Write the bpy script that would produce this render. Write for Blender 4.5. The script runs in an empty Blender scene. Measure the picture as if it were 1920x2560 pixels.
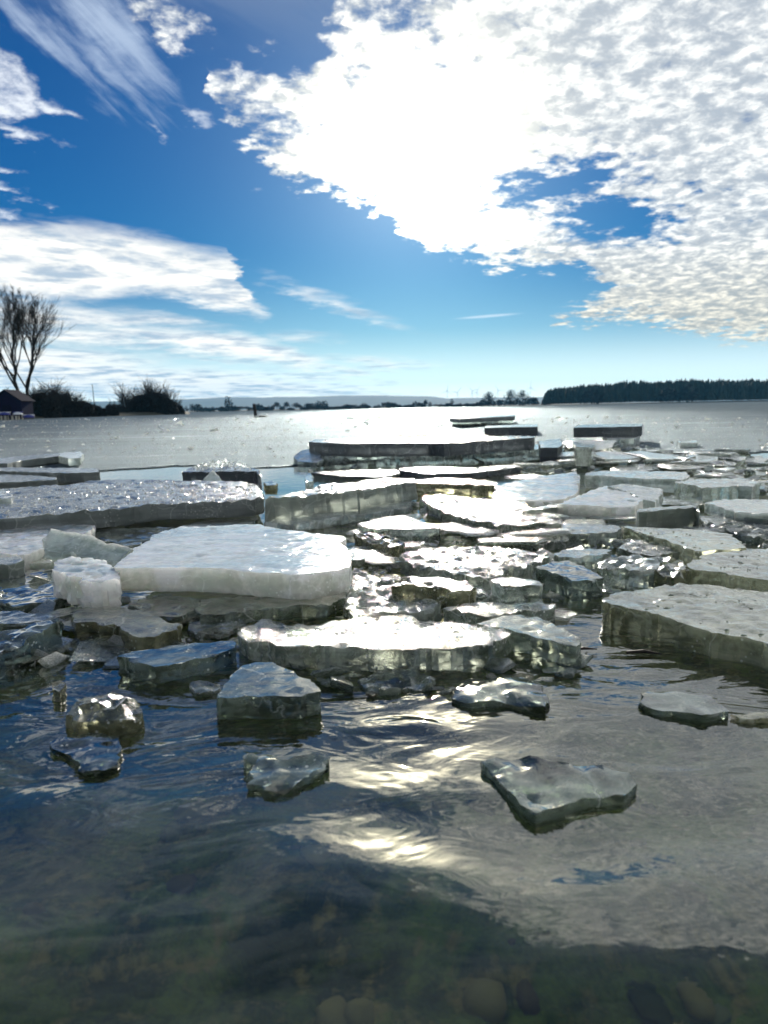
import bpy, bmesh, math, random
import numpy as np
from mathutils import Vector, Matrix, noise
from mathutils.geometry import delaunay_2d_cdt

random.seed(7)
R = math.radians
SC = bpy.context.scene
COL = SC.collection

# ------------------------------------------------------------------ camera
CAM_H, PITCH, ROLL, FPX = 0.45, R(8.0), R(1.1), 1849.0
UPV = Vector((0, math.sin(PITCH), math.cos(PITCH)))
FWD = Vector((0, math.cos(PITCH), -math.sin(PITCH)))
XV = Vector((1, 0, 0))
camd = bpy.data.cameras.new('camera')
cam = bpy.data.objects.new('camera', camd)
COL.objects.link(cam)
cx = XV * math.cos(ROLL) - UPV * math.sin(ROLL)
cy = XV * math.sin(ROLL) + UPV * math.cos(ROLL)
cz = -FWD
M = Matrix(((cx.x, cy.x, cz.x, 0), (cx.y, cy.y, cz.y, 0), (cx.z, cy.z, cz.z, CAM_H), (0, 0, 0, 1)))
cam.matrix_world = M
camd.sensor_fit = 'VERTICAL'
camd.sensor_height = 36
camd.lens = FPX / 2560 * 36
camd.clip_start = 0.02
camd.clip_end = 30000
camd.dof.use_dof = True
camd.dof.focus_distance = 1.75
camd.dof.aperture_fstop = 6.5
SC.camera = cam


def ray(px, py):
    x, y = (px - 960) / FPX, (1280 - py) / FPX
    xl = x * math.cos(ROLL) + y * math.sin(ROLL)
    yl = -x * math.sin(ROLL) + y * math.cos(ROLL)
    return XV * xl + UPV * yl + FWD


def onplane(px, py, z, a=0.0, b=0.0, c=(0, 0)):
    """photo point -> point on the plane  Z = z + a (X-cx) + b (Y-cy)."""
    d = ray(px, py)
    t = (z - a * c[0] - b * c[1] - CAM_H) / (d.z - a * d.x - b * d.y)
    return Vector((d.x * t, d.y * t, CAM_H + d.z * t))


def atdepth(px, py, y):
    d = ray(px, py)
    t = y / d.y
    return Vector((d.x * t, y, CAM_H + d.z * t))


def azel(px, py):
    d = ray(px, py).normalized()
    return math.degrees(math.atan2(d.x, d.y)), math.degrees(math.asin(d.z))


# ------------------------------------------------------------------ render settings, sun
SC.render.engine = 'CYCLES'
SC.view_settings.view_transform = 'Standard'
SC.view_settings.look = 'None'
SC.view_settings.exposure = 0.5
SC.view_settings.gamma = 1.0
SC.view_settings.use_curve_mapping = False
cy_ = SC.cycles
cy_.use_denoising = True
cy_.max_bounces = 12
cy_.diffuse_bounces = 3
cy_.glossy_bounces = 4
cy_.transmission_bounces = 10
cy_.transparent_max_bounces = 8
cy_.volume_bounces = 0
cy_.sample_clamp_indirect = 4.0
cy_.sample_clamp_direct = 0.0
cy_.caustics_reflective = True
cy_.caustics_refractive = True
cy_.blur_glossy = 0.5

SUN_AZ, SUN_EL = azel(1030, 420)
sd = Vector((math.sin(R(SUN_AZ)) * math.cos(R(SUN_EL)), math.cos(R(SUN_AZ)) * math.cos(R(SUN_EL)), math.sin(R(SUN_EL))))
sl = bpy.data.lights.new('sun', 'SUN')
sl.energy = 5.0
sl.angle = R(0.6)
sl.color = (1.0, 0.94, 0.84)
so = bpy.data.objects.new('sun', sl)
so.rotation_euler = sd.to_track_quat('Z', 'Y').to_euler()
so.location = (0, 0, 30)
COL.objects.link(so)


# ------------------------------------------------------------------ node helper
class NB:
    def __init__(s, tree):
        s.t = tree
        s.n = tree.nodes
        s.l = tree.links

    def node(s, typ, **kw):
        n = s.n.new(typ)
        for k, v in kw.items():
            setattr(n, k, v)
        return n

    def put(s, sock, v):
        if isinstance(v, bpy.types.NodeSocket):
            s.l.new(v, sock)
        elif v is not None:
            if hasattr(sock, 'default_value'):
                try:
                    sock.default_value = v
                except Exception:
                    sock.default_value = (v, v, v)

    def m(s, op, a, b=None, c=None, clamp=False):
        n = s.node('ShaderNodeMath', operation=op, use_clamp=clamp)
        s.put(n.inputs[0], a)
        if b is not None:
            s.put(n.inputs[1], b)
        if c is not None:
            s.put(n.inputs[2], c)
        return n.outputs[0]

    def add(s, a, b): return s.m('ADD', a, b)
    def sub(s, a, b): return s.m('SUBTRACT', a, b)
    def mul(s, a, b): return s.m('MULTIPLY', a, b)
    def mn(s, a, b): return s.m('MINIMUM', a, b)
    def mx(s, a, b): return s.m('MAXIMUM', a, b)

    def rng(s, v, a, b, c=0.0, d=1.0, smooth=True):
        n = s.node('ShaderNodeMapRange', interpolation_type='SMOOTHSTEP' if smooth else 'LINEAR')
        n.clamp = True
        s.put(n.inputs['Value'], v)
        for k, x in zip(('From Min', 'From Max', 'To Min', 'To Max'), (a, b, c, d)):
            s.put(n.inputs[k], x)
        return n.outputs['Result']

    def vm(s, op, a, b=None):
        n = s.node('ShaderNodeVectorMath', operation=op)
        s.put(n.inputs[0], a)
        if b is not None:
            s.put(n.inputs[1 if op != 'SCALE' else 3], b)
        return n.outputs['Value'] if op in ('LENGTH', 'DOT_PRODUCT') else n.outputs[0]

    def comb(s, x, y, z):
        n = s.node('ShaderNodeCombineXYZ')
        for i, v in enumerate((x, y, z)):
            s.put(n.inputs[i], v)
        return n.outputs[0]

    def noise(s, v, scale, detail=3.0, rough=0.5, dist=0.0, col=False):
        n = s.node('ShaderNodeTexNoise')
        s.put(n.inputs['Vector'], v)
        n.inputs['Scale'].default_value = scale
        n.inputs['Detail'].default_value = detail
        n.inputs['Roughness'].default_value = rough
        n.inputs['Distortion'].default_value = dist
        return n.outputs['Color' if col else 'Fac']

    def voro(s, v, scale, feature='F1', rnd=1.0, out='Distance'):
        n = s.node('ShaderNodeTexVoronoi', feature=feature)
        s.put(n.inputs['Vector'], v)
        n.inputs['Scale'].default_value = scale
        n.inputs['Randomness'].default_value = rnd
        return n.outputs[out]

    def mix(s, f, a, b, blend='MIX'):
        n = s.node('ShaderNodeMix', data_type='RGBA', blend_type=blend)
        s.put(n.inputs[0], f)
        s.put(n.inputs[6], a)
        s.put(n.inputs[7], b)
        return n.outputs[2]

    def bump(s, h, strength, dist, normal=None):
        n = s.node('ShaderNodeBump')
        s.put(n.inputs['Height'], h)
        s.put(n.inputs['Strength'], strength)
        s.put(n.inputs['Distance'], dist)
        if normal is not None:
            s.put(n.inputs['Normal'], normal)
        return n.outputs[0]


def c4(r, g, b): return (r, g, b, 1.0)


# ------------------------------------------------------------------ sky
def build_sky():
    w = bpy.data.worlds.new('World')
    SC.world = w
    w.use_nodes = True
    t = w.node_tree
    t.nodes.clear()
    B = NB(t)
    tc = B.node('ShaderNodeTexCoord')
    sep = B.node('ShaderNodeSeparateXYZ')
    B.l.new(tc.outputs['Generated'], sep.inputs[0])
    x, y, z = sep.outputs
    A = B.mul(B.m('ARCTAN2', x, y), 57.2958)
    E = B.mul(B.m('ARCSINE', z), 57.2958)
    zz = B.add(B.mx(z, 0.0), 0.055)
    P = B.comb(B.m('DIVIDE', x, zz), B.m('DIVIDE', y, zz), 0.0)

    sky = B.node('ShaderNodeTexSky', sky_type='NISHITA')
    sky.sun_disc = False
    sky.sun_elevation = R(SUN_EL)
    sky.sun_rotation = R(SUN_AZ)
    sky.air_density = 1.0
    sky.dust_density = 0.15
    sky.ozone_density = 3.0
    hsv = B.node('ShaderNodeHueSaturation')
    hsv.inputs['Saturation'].default_value = 1.5
    hsv.inputs['Hue'].default_value = 0.495
    hsv.inputs['Value'].default_value = 1.0
    B.l.new(sky.outputs[0], hsv.inputs['Color'])
    blue = B.mix(1.0, hsv.outputs[0], c4(0.034, 0.240, 0.390), 'MULTIPLY')

    sv = B.vm('DOT_PRODUCT', B.vm('NORMALIZE', tc.outputs['Generated']), tuple(sd))
    ang = B.mul(B.m('ARCCOSINE', B.mn(sv, 0.99999)), 57.2958)
    # noises on the cloud deck
    nW = B.noise(P, 2.2, 5, 0.55, col=True)
    sW = B.node('ShaderNodeSeparateColor')
    B.l.new(nW, sW.inputs[0])
    w1 = B.sub(sW.outputs[0], 0.5)
    w2 = B.sub(sW.outputs[1], 0.5)
    zf = B.add(B.mx(z, 0.0), 0.12)
    nF = B.sub(B.noise(B.comb(B.m('DIVIDE', x, zf), B.m('DIVIDE', y, zf), 1.0), 10.5, 6, 0.6), 0.5)
    zq = B.add(B.mx(z, 0.0), 0.20)
    PQ = B.comb(B.m('DIVIDE', x, zq), B.m('DIVIDE', y, zq), 2.0)
    nD = B.noise(PQ, 24.0, 6, 0.65, 0.3)
    nS = B.noise(B.vm('MULTIPLY', P, (1.0, 1.0, 1.0)), 2.6, 6, 0.6)

    AR = 32.0

    def curve(Ain, pts, outside=None):
        """lookup of elevation as a function of azimuth through traced photo points"""
        ae = sorted(azel(*p) for p in pts)
        n = B.node('ShaderNodeFloatCurve')
        cm = n.mapping
        cm.use_clip = False
        cm.extend = 'HORIZONTAL'
        c = cm.curves[0]
        q = [((a + AR) / (2 * AR), (e + 5) / 65.0) for a, e in ae]
        q = [(min(max(u, 0), 1), v) for u, v in q]
        while len(c.points) > 2:
            c.points.remove(c.points[1])
        c.points[0].location = q[0]
        c.points[1].location = q[-1]
        for u, v in q[1:-1]:
            c.points.new(u, v)
        for p_ in c.points:
            p_.handle_type = 'VECTOR'
        cm.update()
        u = B.m('DIVIDE', B.add(Ain, AR), 2 * AR)
        B.put(n.inputs['Value'], u)
        return B.sub(B.mul(n.outputs[0], 65.0), 5.0)

    def ellipse(Ain, Ein, px, py, rx, ry, rot=0.0):
        """positive inside, in degrees; rx, ry in photo pixels, rot in degrees (counter-clockwise)"""
        a0, e0 = azel(px, py)
        k = math.degrees(1 / FPX)
        da, de = B.sub(Ain, a0), B.sub(Ein, e0)
        cr, sr = math.cos(R(rot)), math.sin(R(rot))
        u = B.m('DIVIDE', B.add(B.mul(da, cr), B.mul(de, sr)), rx * k)
        v = B.m('DIVIDE', B.sub(B.mul(de, cr), B.mul(da, sr)), ry * k)
        r_ = B.m('SQRT', B.add(B.mul(u, u), B.mul(v, v)))
        return B.mul(B.sub(1.0, r_), min(rx, ry) * k)

    # ---- big deck of broken altocumulus on the right (A)
    Aw = B.add(A, B.add(B.mul(w1, 3.0), B.mul(nF, 1.6)))
    Ew = B.add(E, B.add(B.mul(w2, 2.0), B.mul(nF, 1.2)))
    S = 1 / 0.864
    d = lambda L: [(px * S, py * S) for px, py in L]
    lowA = curve(Aw, d([(-400, -2600), (360, -1200), (392, 100), (440, 185), (480, 262), (560, 345), (640, 405), (720, 425), (800, 462), (870, 515), (930, 548), (1000, 562), (1060, 582),
                        (1150, 584), (1260, 580), (1330, 640), (1400, 690), (1520, 722), (1659, 742)]))
    upA = curve(Aw, d([(340, 60), (395, 112), (480, 112), (560, 140), (640, 140), (690, 100), (730, 40), (760, -40), (800, -250), (900, -900), (1000, -1600)]))
    FA = B.mn(B.sub(Ew, lowA), B.sub(upA, Ew))
    hole = ellipse(Aw, Ew, 1325 * S, 472 * S, 72 * S, 24 * S, -8)
    hole = B.mx(hole, ellipse(Aw, Ew, 1195 * S, 398 * S, 50 * S, 12 * S, 5))
    FA = B.mn(FA, B.mul(hole, -1.1))
    FA = B.sub(FA, B.mul(B.rng(E, 26.0, 48.0), 3.2))
    # ---- wedge below it (B)
    lowB = curve(Aw, d([(1100, 300), (1195, 694), (1300, 692), (1400, 694), (1520, 724), (1659, 744)]))
    upB = curve(Aw, d([(1100, 700), (1195, 690), (1250, 664), (1310, 630), (1400, 560), (1659, 300)]))
    FB = B.mn(B.sub(Ew, lowB), B.sub(upB, Ew))
    FA = B.mx(FA, FB)
    for e in ((380, 38, 92, 52, -10), (330, 10, 60, 30, 20), (600, 50, 46, 14, -5), (585, 100, 42, 22, -25), (690, 82, 40, 20, 20), (730, 30, 60, 34, 30), (640, 130, 30, 10, 0)):
        FA = B.mx(FA, ellipse(Aw, Ew, e[0] * S, e[1] * S, e[2] * S, e[3] * S, e[4]))
    cells = B.voro(B.vm('ADD', PQ, B.vm('SCALE', nW, 0.25)), 19.0, 'SMOOTH_F1')
    cap = B.add(0.20, B.mul(B.m('EXPONENT', B.m('DIVIDE', ang, -9.0)), 0.9))
    cap = B.add(cap, B.mul(B.rng(A, 3.0, 20.0), 0.50))
    dens = B.add(B.add(B.mn(B.mul(FA, 0.42), cap), B.mul(nF, 1.7)), B.sub(B.rng(E, 6.0, 14.0, 0.46, 0.22), B.mul(cells, 0.62)))
    dens = B.sub(dens, B.mul(B.mul(B.rng(E, 15.0, 24.0), B.rng(A, -4.0, 9.0, 1.0, 0.0)), 0.15))
    alA = B.rng(B.add(dens, B.mul(B.sub(nD, 0.5), 0.8)), 0.0, 0.55)
    # keep the clear sky clear
    alA = B.mul(alA, B.rng(FA, -0.7, 0.2))

    # ---- streaky banks on the left (C)
    Al = B.add(A, B.add(B.mul(w1, 2.6), B.mul(nF, 2.2)))
    El = B.add(E, B.add(B.mul(w2, 1.1), B.mul(nF, 0.5)))
    upC = curve(Al, d([(-200, 470), (0, 487), (150, 487), (250, 498), (330, 513), (420, 540), (505, 552), (535, 640), (575, 676), (600, 700), (640, 760)]))
    lowC = curve(Al, d([(-200, 620), (0, 640), (120, 655), (220, 650), (300, 628), (400, 640), (470, 668), (575, 682), (600, 660), (640, 600)]))
    FC = B.mn(B.sub(El, lowC), B.sub(upC, El))
    upD = curve(Al, d([(-200, 640), (0, 650), (180, 668), (300, 676), (380, 684), (425, 694), (470, 720), (520, 800)]))
    lowD = curve(Al, d([(-200, 690), (0, 700), (150, 716), (250, 712), (330, 702), (425, 698), (470, 660), (520, 600)]))
    FC = B.mx(FC, B.mn(B.sub(El, lowD), B.sub(upD, El)))
    upE = curve(Al, d([(-200, 690), (0, 700), (150, 705), (300, 705), (450, 710), (560, 728), (650, 762), (800, 806), (850, 840)]))
    lowE = curve(Al, d([(-200, 745), (0, 745), (200, 742), (300, 742), (430, 768), (560, 778), (680, 800), (800, 810), (850, 800)]))
    FE = B.mn(B.sub(El, lowE), B.sub(upE, El))
    FC = B.mx(FC, FE)
    for e in ((628, 730, 26, 4, 0), (820, 781, 40, 4, -3), (725, 655, 60, 6, -20), (330, 830, 440, 34, -2), (40, 775, 300, 30, -4), (150, 808, 330, 26, -2)):
        FC = B.mx(FC, ellipse(Al, El, e[0] * S, e[1] * S, e[2] * S, e[3] * S, e[4]))
    stk = B.sub(B.noise(B.comb(B.mul(A, 0.22), B.mul(B.add(E, B.mul(A, 0.06)), 1.5), 5.0), 1.0, 6, 0.62, 0.4), 0.5)
    alC = B.mul(B.rng(B.add(B.mul(FC, 1.0), B.add(B.mul(nF, 0.6), B.mul(stk, 1.8))), -0.60, 0.80), 0.97)

    # ---- thin cirrus and small puffs on the upper left (D)
    P2 = B.comb(B.add(B.mul(A, 0.75), B.mul(E, 0.66)), B.mul(B.sub(B.mul(E, 0.75), B.mul(A, -0.66)), 0.0), 0.0)
    fib = B.noise(B.comb(B.mul(B.add(B.mul(A, 0.78), B.mul(E, -0.62)), 0.18), B.mul(B.add(B.mul(A, 0.62), B.mul(E, 0.78)), 1.1), 3.0), 1.0, 6, 0.6, 0.6)
    FDs = None
    for e in ((90, 70, 150, 28, -38), (215, 138, 120, 22, -32), (240, 60, 150, 46, -45), (300, 140, 60, 18, -30)):
        q = ellipse(Aw, Ew, e[0] * S, e[1] * S, e[2] * S, e[3] * S, e[4])
        FDs = q if FDs is None else B.mx(FDs, q)
    alD = B.mul(B.rng(B.add(FDs, B.mul(B.sub(fib, 0.5), 2.6)), -0.35, 1.5), 0.62)
    FP = None
    for e in ((10, 150, 40, 34, -30), (15, 200, 62, 50, 0), (95, 218, 40, 14, -8), (120, 228, 22, 14, 0), (162, 238, 24, 8, -18), (340, 277, 22, 8, -40), (565, 408, 12, 4, 20), (40, 288, 70, 10, -10), (10, 375, 50, 8, -4),
              (10, 415, 60, 10, -3), (60, 438, 60, 8, -8), (5, 470, 50, 16, 0), (425, 250, 60, 16, -20)):
        q = ellipse(Aw, Ew, e[0] * S, e[1] * S, e[2] * S, e[3] * S, e[4])
        FP = q if FP is None else B.mx(FP, q)
    alP = B.mul(B.rng(B.add(B.mn(B.mul(FP, 1.2), 0.5), B.add(B.mul(nF, 1.5), B.mul(B.sub(nD, 0.5), 1.3))), 0.0, 0.9), 0.92)
    trail = B.mul(B.rng(ellipse(A, E, 1053 * S, 683 * S, 85 * S, 4 * S, 2.5), 0.0, 0.1), 0.35)

    # ---- light in the cloud
    g1 = B.mul(B.m('EXPONENT', B.m('DIVIDE', ang, -1.8)), 24.0)
    g2 = B.mul(B.m('EXPONENT', B.m('DIVIDE', ang, -5.0)), 0.40)
    glow = B.add(g1, g2)
    far = B.rng(ang, 0.5, 12.0)
    tex = B.add(B.add(nD, B.mul(w1, -0.45)), B.mul(B.sub(0.5, cells), 0.35))
    shA = B.rng(tex, B.add(0.22, B.mul(far, 0.15)), B.add(0.52, B.mul(far, 0.24)), 0.0, 1.0)
    colA = B.mix(shA, c4(0.35, 0.39, 0.44), c4(0.90, 0.90, 0.86))
    warm = B.rng(E, 4.0, 13.0)
    colA = B.mix(warm, B.mix(0.9, colA, c4(0.98, 0.88, 0.70), 'MULTIPLY'), colA)
    shC = B.rng(B.add(B.add(nS, B.mul(w2, 0.4)), B.mul(stk, -0.7)), 0.30, 0.60)
    colC = B.mix(shC, c4(0.37, 0.44, 0.52), c4(0.92, 0.88, 0.80))
    gcol = B.mix(1.0, c4(1.0, 0.90, 0.60), B.comb(glow, glow, glow), 'MULTIPLY')
    colA = B.mix(1.0, colA, gcol, 'ADD')
    gs = B.mul(B.m('EXPONENT', B.m('DIVIDE', ang, -6.0)), 0.36)
    blue10 = B.mix(1.0, blue, c4(0.1, 0.1, 0.1), 'MULTIPLY')
    blue10 = B.mix(1.0, blue10, B.comb(gs, gs, gs), 'ADD')
    # pale haze band above the horizon
    hz = B.m('POWER', B.rng(E, -1.0, 12.0, 1.0, 0.0, False), 2.0)
    blue10 = B.mix(B.mul(hz, 0.78), blue10, c4(0.92, 1.06, 1.05))
    hz2 = B.mul(B.m('POWER', B.rng(E, -0.5, 6.0, 1.0, 0.0, False), 1.6), 0.72)
    blue10 = B.mix(hz2, blue10, c4(1.45, 1.48, 1.38))
    # added veil of cirrus, mostly above the view, greys the water's reflections
    vn = B.noise(B.comb(B.mul(B.m('DIVIDE', x, zz), 1.6), B.mul(B.m('DIVIDE', y, zz), 2.6), 4.0), 1.0, 6, 0.62, 0.8)
    veil = B.mul(B.rng(vn, 0.34, 0.66), B.mul(B.rng(E, 22.0, 34.0, 0.0, 0.42), B.rng(E, 34.0, 62.0, 1.0, 0.35)))
    blue10 = B.mix(veil, blue10, c4(0.52, 0.57, 0.58))
    c = B.mix(alD, blue10, c4(0.50, 0.59, 0.72))
    c = B.mix(alP, c, c4(0.74, 0.77, 0.81))
    c = B.mix(trail, c, c4(0.9, 0.93, 0.95))
    c = B.mix(alC, c, colC)
    c = B.mix(alA, c, colA)
    c = B.mix(1.0, c, c4(10, 10, 10), 'MULTIPLY')
    bg = B.node('ShaderNodeBackground')
    bg.inputs['Strength'].default_value = 0.1
    B.l.new(c, bg.inputs['Color'])
    out = B.node('ShaderNodeOutputWorld')
    B.l.new(bg.outputs[0], out.inputs['Surface'])
    w.cycles.sampling_method = 'MANUAL'
    w.cycles.sample_map_resolution = 1024


build_sky()


# ------------------------------------------------------------------ object helpers
def tag(o, label=None, cat=None, group=None, kind=None):
    for k, v in (('label', label), ('category', cat), ('group', group), ('kind', kind)):
        if v:
            o[k] = v
    return o


def mesh_obj(name, verts, faces, mat, parent=None, loc=None, smooth=False, sharp=None):
    me = bpy.data.meshes.new(name)
    if loc is not None:
        lx, ly, lz = loc
        verts = [(v[0] - lx, v[1] - ly, v[2] - lz) for v in verts]
    me.from_pydata([tuple(v) for v in verts], [], faces)
    me.update()
    if smooth:
        me.polygons.foreach_set('use_smooth', [True] * len(me.polygons))
        if sharp:
            me.set_sharp_from_angle(angle=R(sharp))
    if mat:
        me.materials.append(mat)
    o = bpy.data.objects.new(name, me)
    COL.objects.link(o)
    if loc is not None:
        o.location = loc
    if parent:
        o.parent = parent
    return o


def empty(name, loc, label=None, cat=None, group=None):
    o = bpy.data.objects.new(name, None)
    COL.objects.link(o)
    o.location = loc
    o.empty_display_size = 0.2
    return tag(o, label, cat, group)


def new_mat(name):
    m = bpy.data.materials.new(name)
    m.use_nodes = True
    t = m.node_tree
    t.nodes.clear()
    B = NB(t)
    out = B.node('ShaderNodeOutputMaterial')
    p = B.node('ShaderNodeBsdfPrincipled')
    B.l.new(p.outputs[0], out.inputs['Surface'])
    return m, B, p


def plain(name, col, rough=0.8, var=0.25, scale=4.0, spec=0.3):
    m, B, p = new_mat(name)
    tc = B.node('ShaderNodeTexCoord')
    n = B.noise(tc.outputs['Object'], scale, 4, 0.6)
    lo = tuple(c * (1 - var) for c in col) + (1,)
    hi = tuple(min(1, c * (1 + var)) for c in col) + (1,)
    B.put(p.inputs['Base Color'], B.mix(n, lo, hi))
    p.inputs['Roughness'].default_value = rough
    p.inputs['Specular IOR Level'].default_value = spec
    return m


# ------------------------------------------------------------------ ice materials
def ice_mat(name, base, trans, sss, rtop, rside, grain, grain_h, pits=0.5, tint=(0.93, 0.97, 0.95), cloud=0.35, streak=0.35, wavy=0.9, coat=1.0, sscale=0.06, saniso=0.0, patch=0.0, layer=0.45):
    m, B, p = new_mat(name)
    tc = B.node('ShaderNodeTexCoord')
    oi = B.node('ShaderNodeObjectInfo')
    off = B.mul(oi.outputs['Random'], 57.0)
    v = B.vm('ADD', tc.outputs['Object'], B.comb(off, B.mul(off, 0.7), B.mul(off, 0.3)))
    geo = B.node('ShaderNodeNewGeometry')
    sp = B.node('ShaderNodeSeparateXYZ')
    B.l.new(geo.outputs['True Normal'], sp.inputs[0])
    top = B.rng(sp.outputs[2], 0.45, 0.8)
    # inner cloudiness and cracks
    n1 = B.noise(v, 9.0, 5, 0.62, 0.4)
    n2 = B.noise(v, 34.0, 4, 0.6)
    cl = B.rng(B.add(B.mul(n1, 0.7), B.mul(n2, 0.3)), 0.36, 0.64)
    dark = tuple(c * (1 - cloud) * t for c, t in zip(base, (0.96, 1.0, 0.97))) + (1,)
    bc = B.mix(cl, dark, tuple(base) + (1,))
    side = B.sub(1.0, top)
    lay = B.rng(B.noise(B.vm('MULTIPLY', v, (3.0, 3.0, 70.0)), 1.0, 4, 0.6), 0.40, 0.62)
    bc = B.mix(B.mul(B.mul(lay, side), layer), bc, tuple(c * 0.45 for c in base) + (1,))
    ce = B.voro(B.vm('ADD', v, B.vm('SCALE', B.noise(v, 12.0, 3, 0.6, col=True), 0.06)), 9.0, 'DISTANCE_TO_EDGE')
    crack = B.mul(B.rng(ce, 0.002, 0.022, 1.0, 0.0), B.rng(B.noise(v, 6.0, 2), 0.42, 0.58))
    bub = B.mul(B.rng(B.voro(v, 85.0), 0.10, 0.26, 1.0, 0.0), B.rng(B.noise(v, 11.0, 3), 0.46, 0.6))
    white = B.mx(B.mul(crack, 0.38), B.mul(bub, 0.7))
    bc = B.mix(B.mul(white, 0.8), bc, c4(0.93, 0.95, 0.93))
    if patch > 0:
        pn = B.noise(B.vm('MULTIPLY', v, (4.0, 13.0, 4.0)), 1.0, 5, 0.65, 0.5)
        wetp = B.mul(B.rng(pn, 0.47, 0.60), B.mul(top, patch))
        bc = B.mix(wetp, bc, tuple(c * f for c, f in zip(base, (0.50, 0.62, 0.70))) + (1,))
    if trans > 0.0:
        tr = B.rng(cl, 0.0, 1.0, min(1.0, trans * 1.2), trans * 0.75)
        B.put(p.inputs['Transmission Weight'], B.mul(tr, B.sub(1.0, B.mul(white, 0.7))))
    # transmission tint shares the base colour
    B.put(p.inputs['Base Color'], bc)
    p.inputs['IOR'].default_value = 1.31
    p.inputs['Subsurface Weight'].default_value = sss
    p.inputs['Subsurface Radius'].default_value = (0.9, 1.0, 0.95)
    p.inputs['Subsurface Scale'].default_value = sscale
    p.inputs['Subsurface Anisotropy'].default_value = saniso
    B.put(p.inputs['Coat Weight'], B.mul(top, coat))
    p.inputs['Coat IOR'].default_value = 1.6
    p.inputs['Coat Roughness'].default_value = max(0.03, rtop * 0.5)
    rg = B.add(B.mul(top, rtop - rside), rside)
    rg = B.add(rg, B.mul(B.sub(n2, 0.5), 0.12))
    if patch > 0:
        rg = B.sub(rg, B.mul(wetp, 0.10))
    B.put(p.inputs['Roughness'], B.mx(rg, 0.02))
    # relief
    g1 = B.noise(v, grain, 4, 0.65)
    g2 = B.noise(v, grain * 0.22, 3, 0.55)
    vo = B.rng(B.voro(v, 22.0), 0.05, 0.22, 1.0, 0.0)
    vsel = B.rng(B.noise(v, 14.0, 2), 0.5, 0.62)
    ht = B.add(B.add(B.mul(g1, 1.0), B.mul(g2, wavy)), B.mul(B.mul(vo, vsel), pits))
    st = B.noise(B.vm('MULTIPLY', v, (1.0, 1.0, 0.5)), 48.0, 4, 0.6)
    fr = B.voro(B.vm('MULTIPLY', v, (1.0, 1.0, 0.5)), 26.0)
    hs = B.add(B.add(B.mul(st, streak * 1.2), B.mul(fr, 0.9)), B.mul(g1, 0.35))
    h = B.add(B.mul(ht, top), B.mul(hs, B.sub(1.0, top)))
    nb = B.bump(h, 1.0, grain_h)
    B.put(p.inputs['Normal'], nb)
    B.put(p.inputs['Coat Normal'], nb)
    return m


MAT = {
    'milky': ice_mat('milky_ice', (1.0, 0.985, 0.92), 0.36, 1.0, 0.12, 0.18, 170, 0.0012, 0.6, cloud=0.26, coat=1.0, sscale=0.075, saniso=0.5, patch=0.85, layer=0.06),
    'white': ice_mat('white_ice', (0.80, 0.86, 0.82), 0.60, 0.6, 0.12, 0.22, 130, 0.0016, 1.0, cloud=0.3),
    'clear': ice_mat('clear_ice', (0.84, 0.92, 0.85), 0.86, 0.3, 0.10, 0.10, 120, 0.0016, 0.9, cloud=0.35),
    'wet': ice_mat('wet_ice', (0.60, 0.68, 0.56), 0.80, 0.2, 0.05, 0.12, 90, 0.0009, 1.2, cloud=0.5),
    'pool': ice_mat('mirror_wet_ice', (0.36, 0.44, 0.38), 0.88, 0.1, 0.02, 0.14, 50, 0.00022, 1.5, cloud=0.5),
    'dirty': ice_mat('brownish_ice', (0.46, 0.46, 0.30), 0.70, 0.2, 0.09, 0.2, 120, 0.0018, 1.0, cloud=0.55),
    'olive': ice_mat('olive_ice', (0.66, 0.68, 0.50), 0.74, 0.35, 0.10, 0.22, 130, 0.0014, 1.4, cloud=0.4),
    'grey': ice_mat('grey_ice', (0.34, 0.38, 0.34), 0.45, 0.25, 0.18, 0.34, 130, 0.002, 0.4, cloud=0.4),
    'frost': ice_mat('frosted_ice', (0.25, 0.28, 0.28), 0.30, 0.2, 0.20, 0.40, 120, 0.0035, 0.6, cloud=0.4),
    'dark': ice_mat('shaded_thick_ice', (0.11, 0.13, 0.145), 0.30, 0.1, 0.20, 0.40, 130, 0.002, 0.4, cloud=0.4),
    'sparkle': ice_mat('sparkling_ice', (0.60, 0.66, 0.58), 0.74, 0.25, 0.06, 0.16, 150, 0.0030, 1.7, cloud=0.4),
}


# ------------------------------------------------------------------ ice floes
def n3(x, y, z): return noise.noise(Vector((x, y, z)))


def fbm(x, y, z, o=3):
    return noise.fractal(Vector((x, y, z)), 1.0, 2.0, o)


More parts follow.
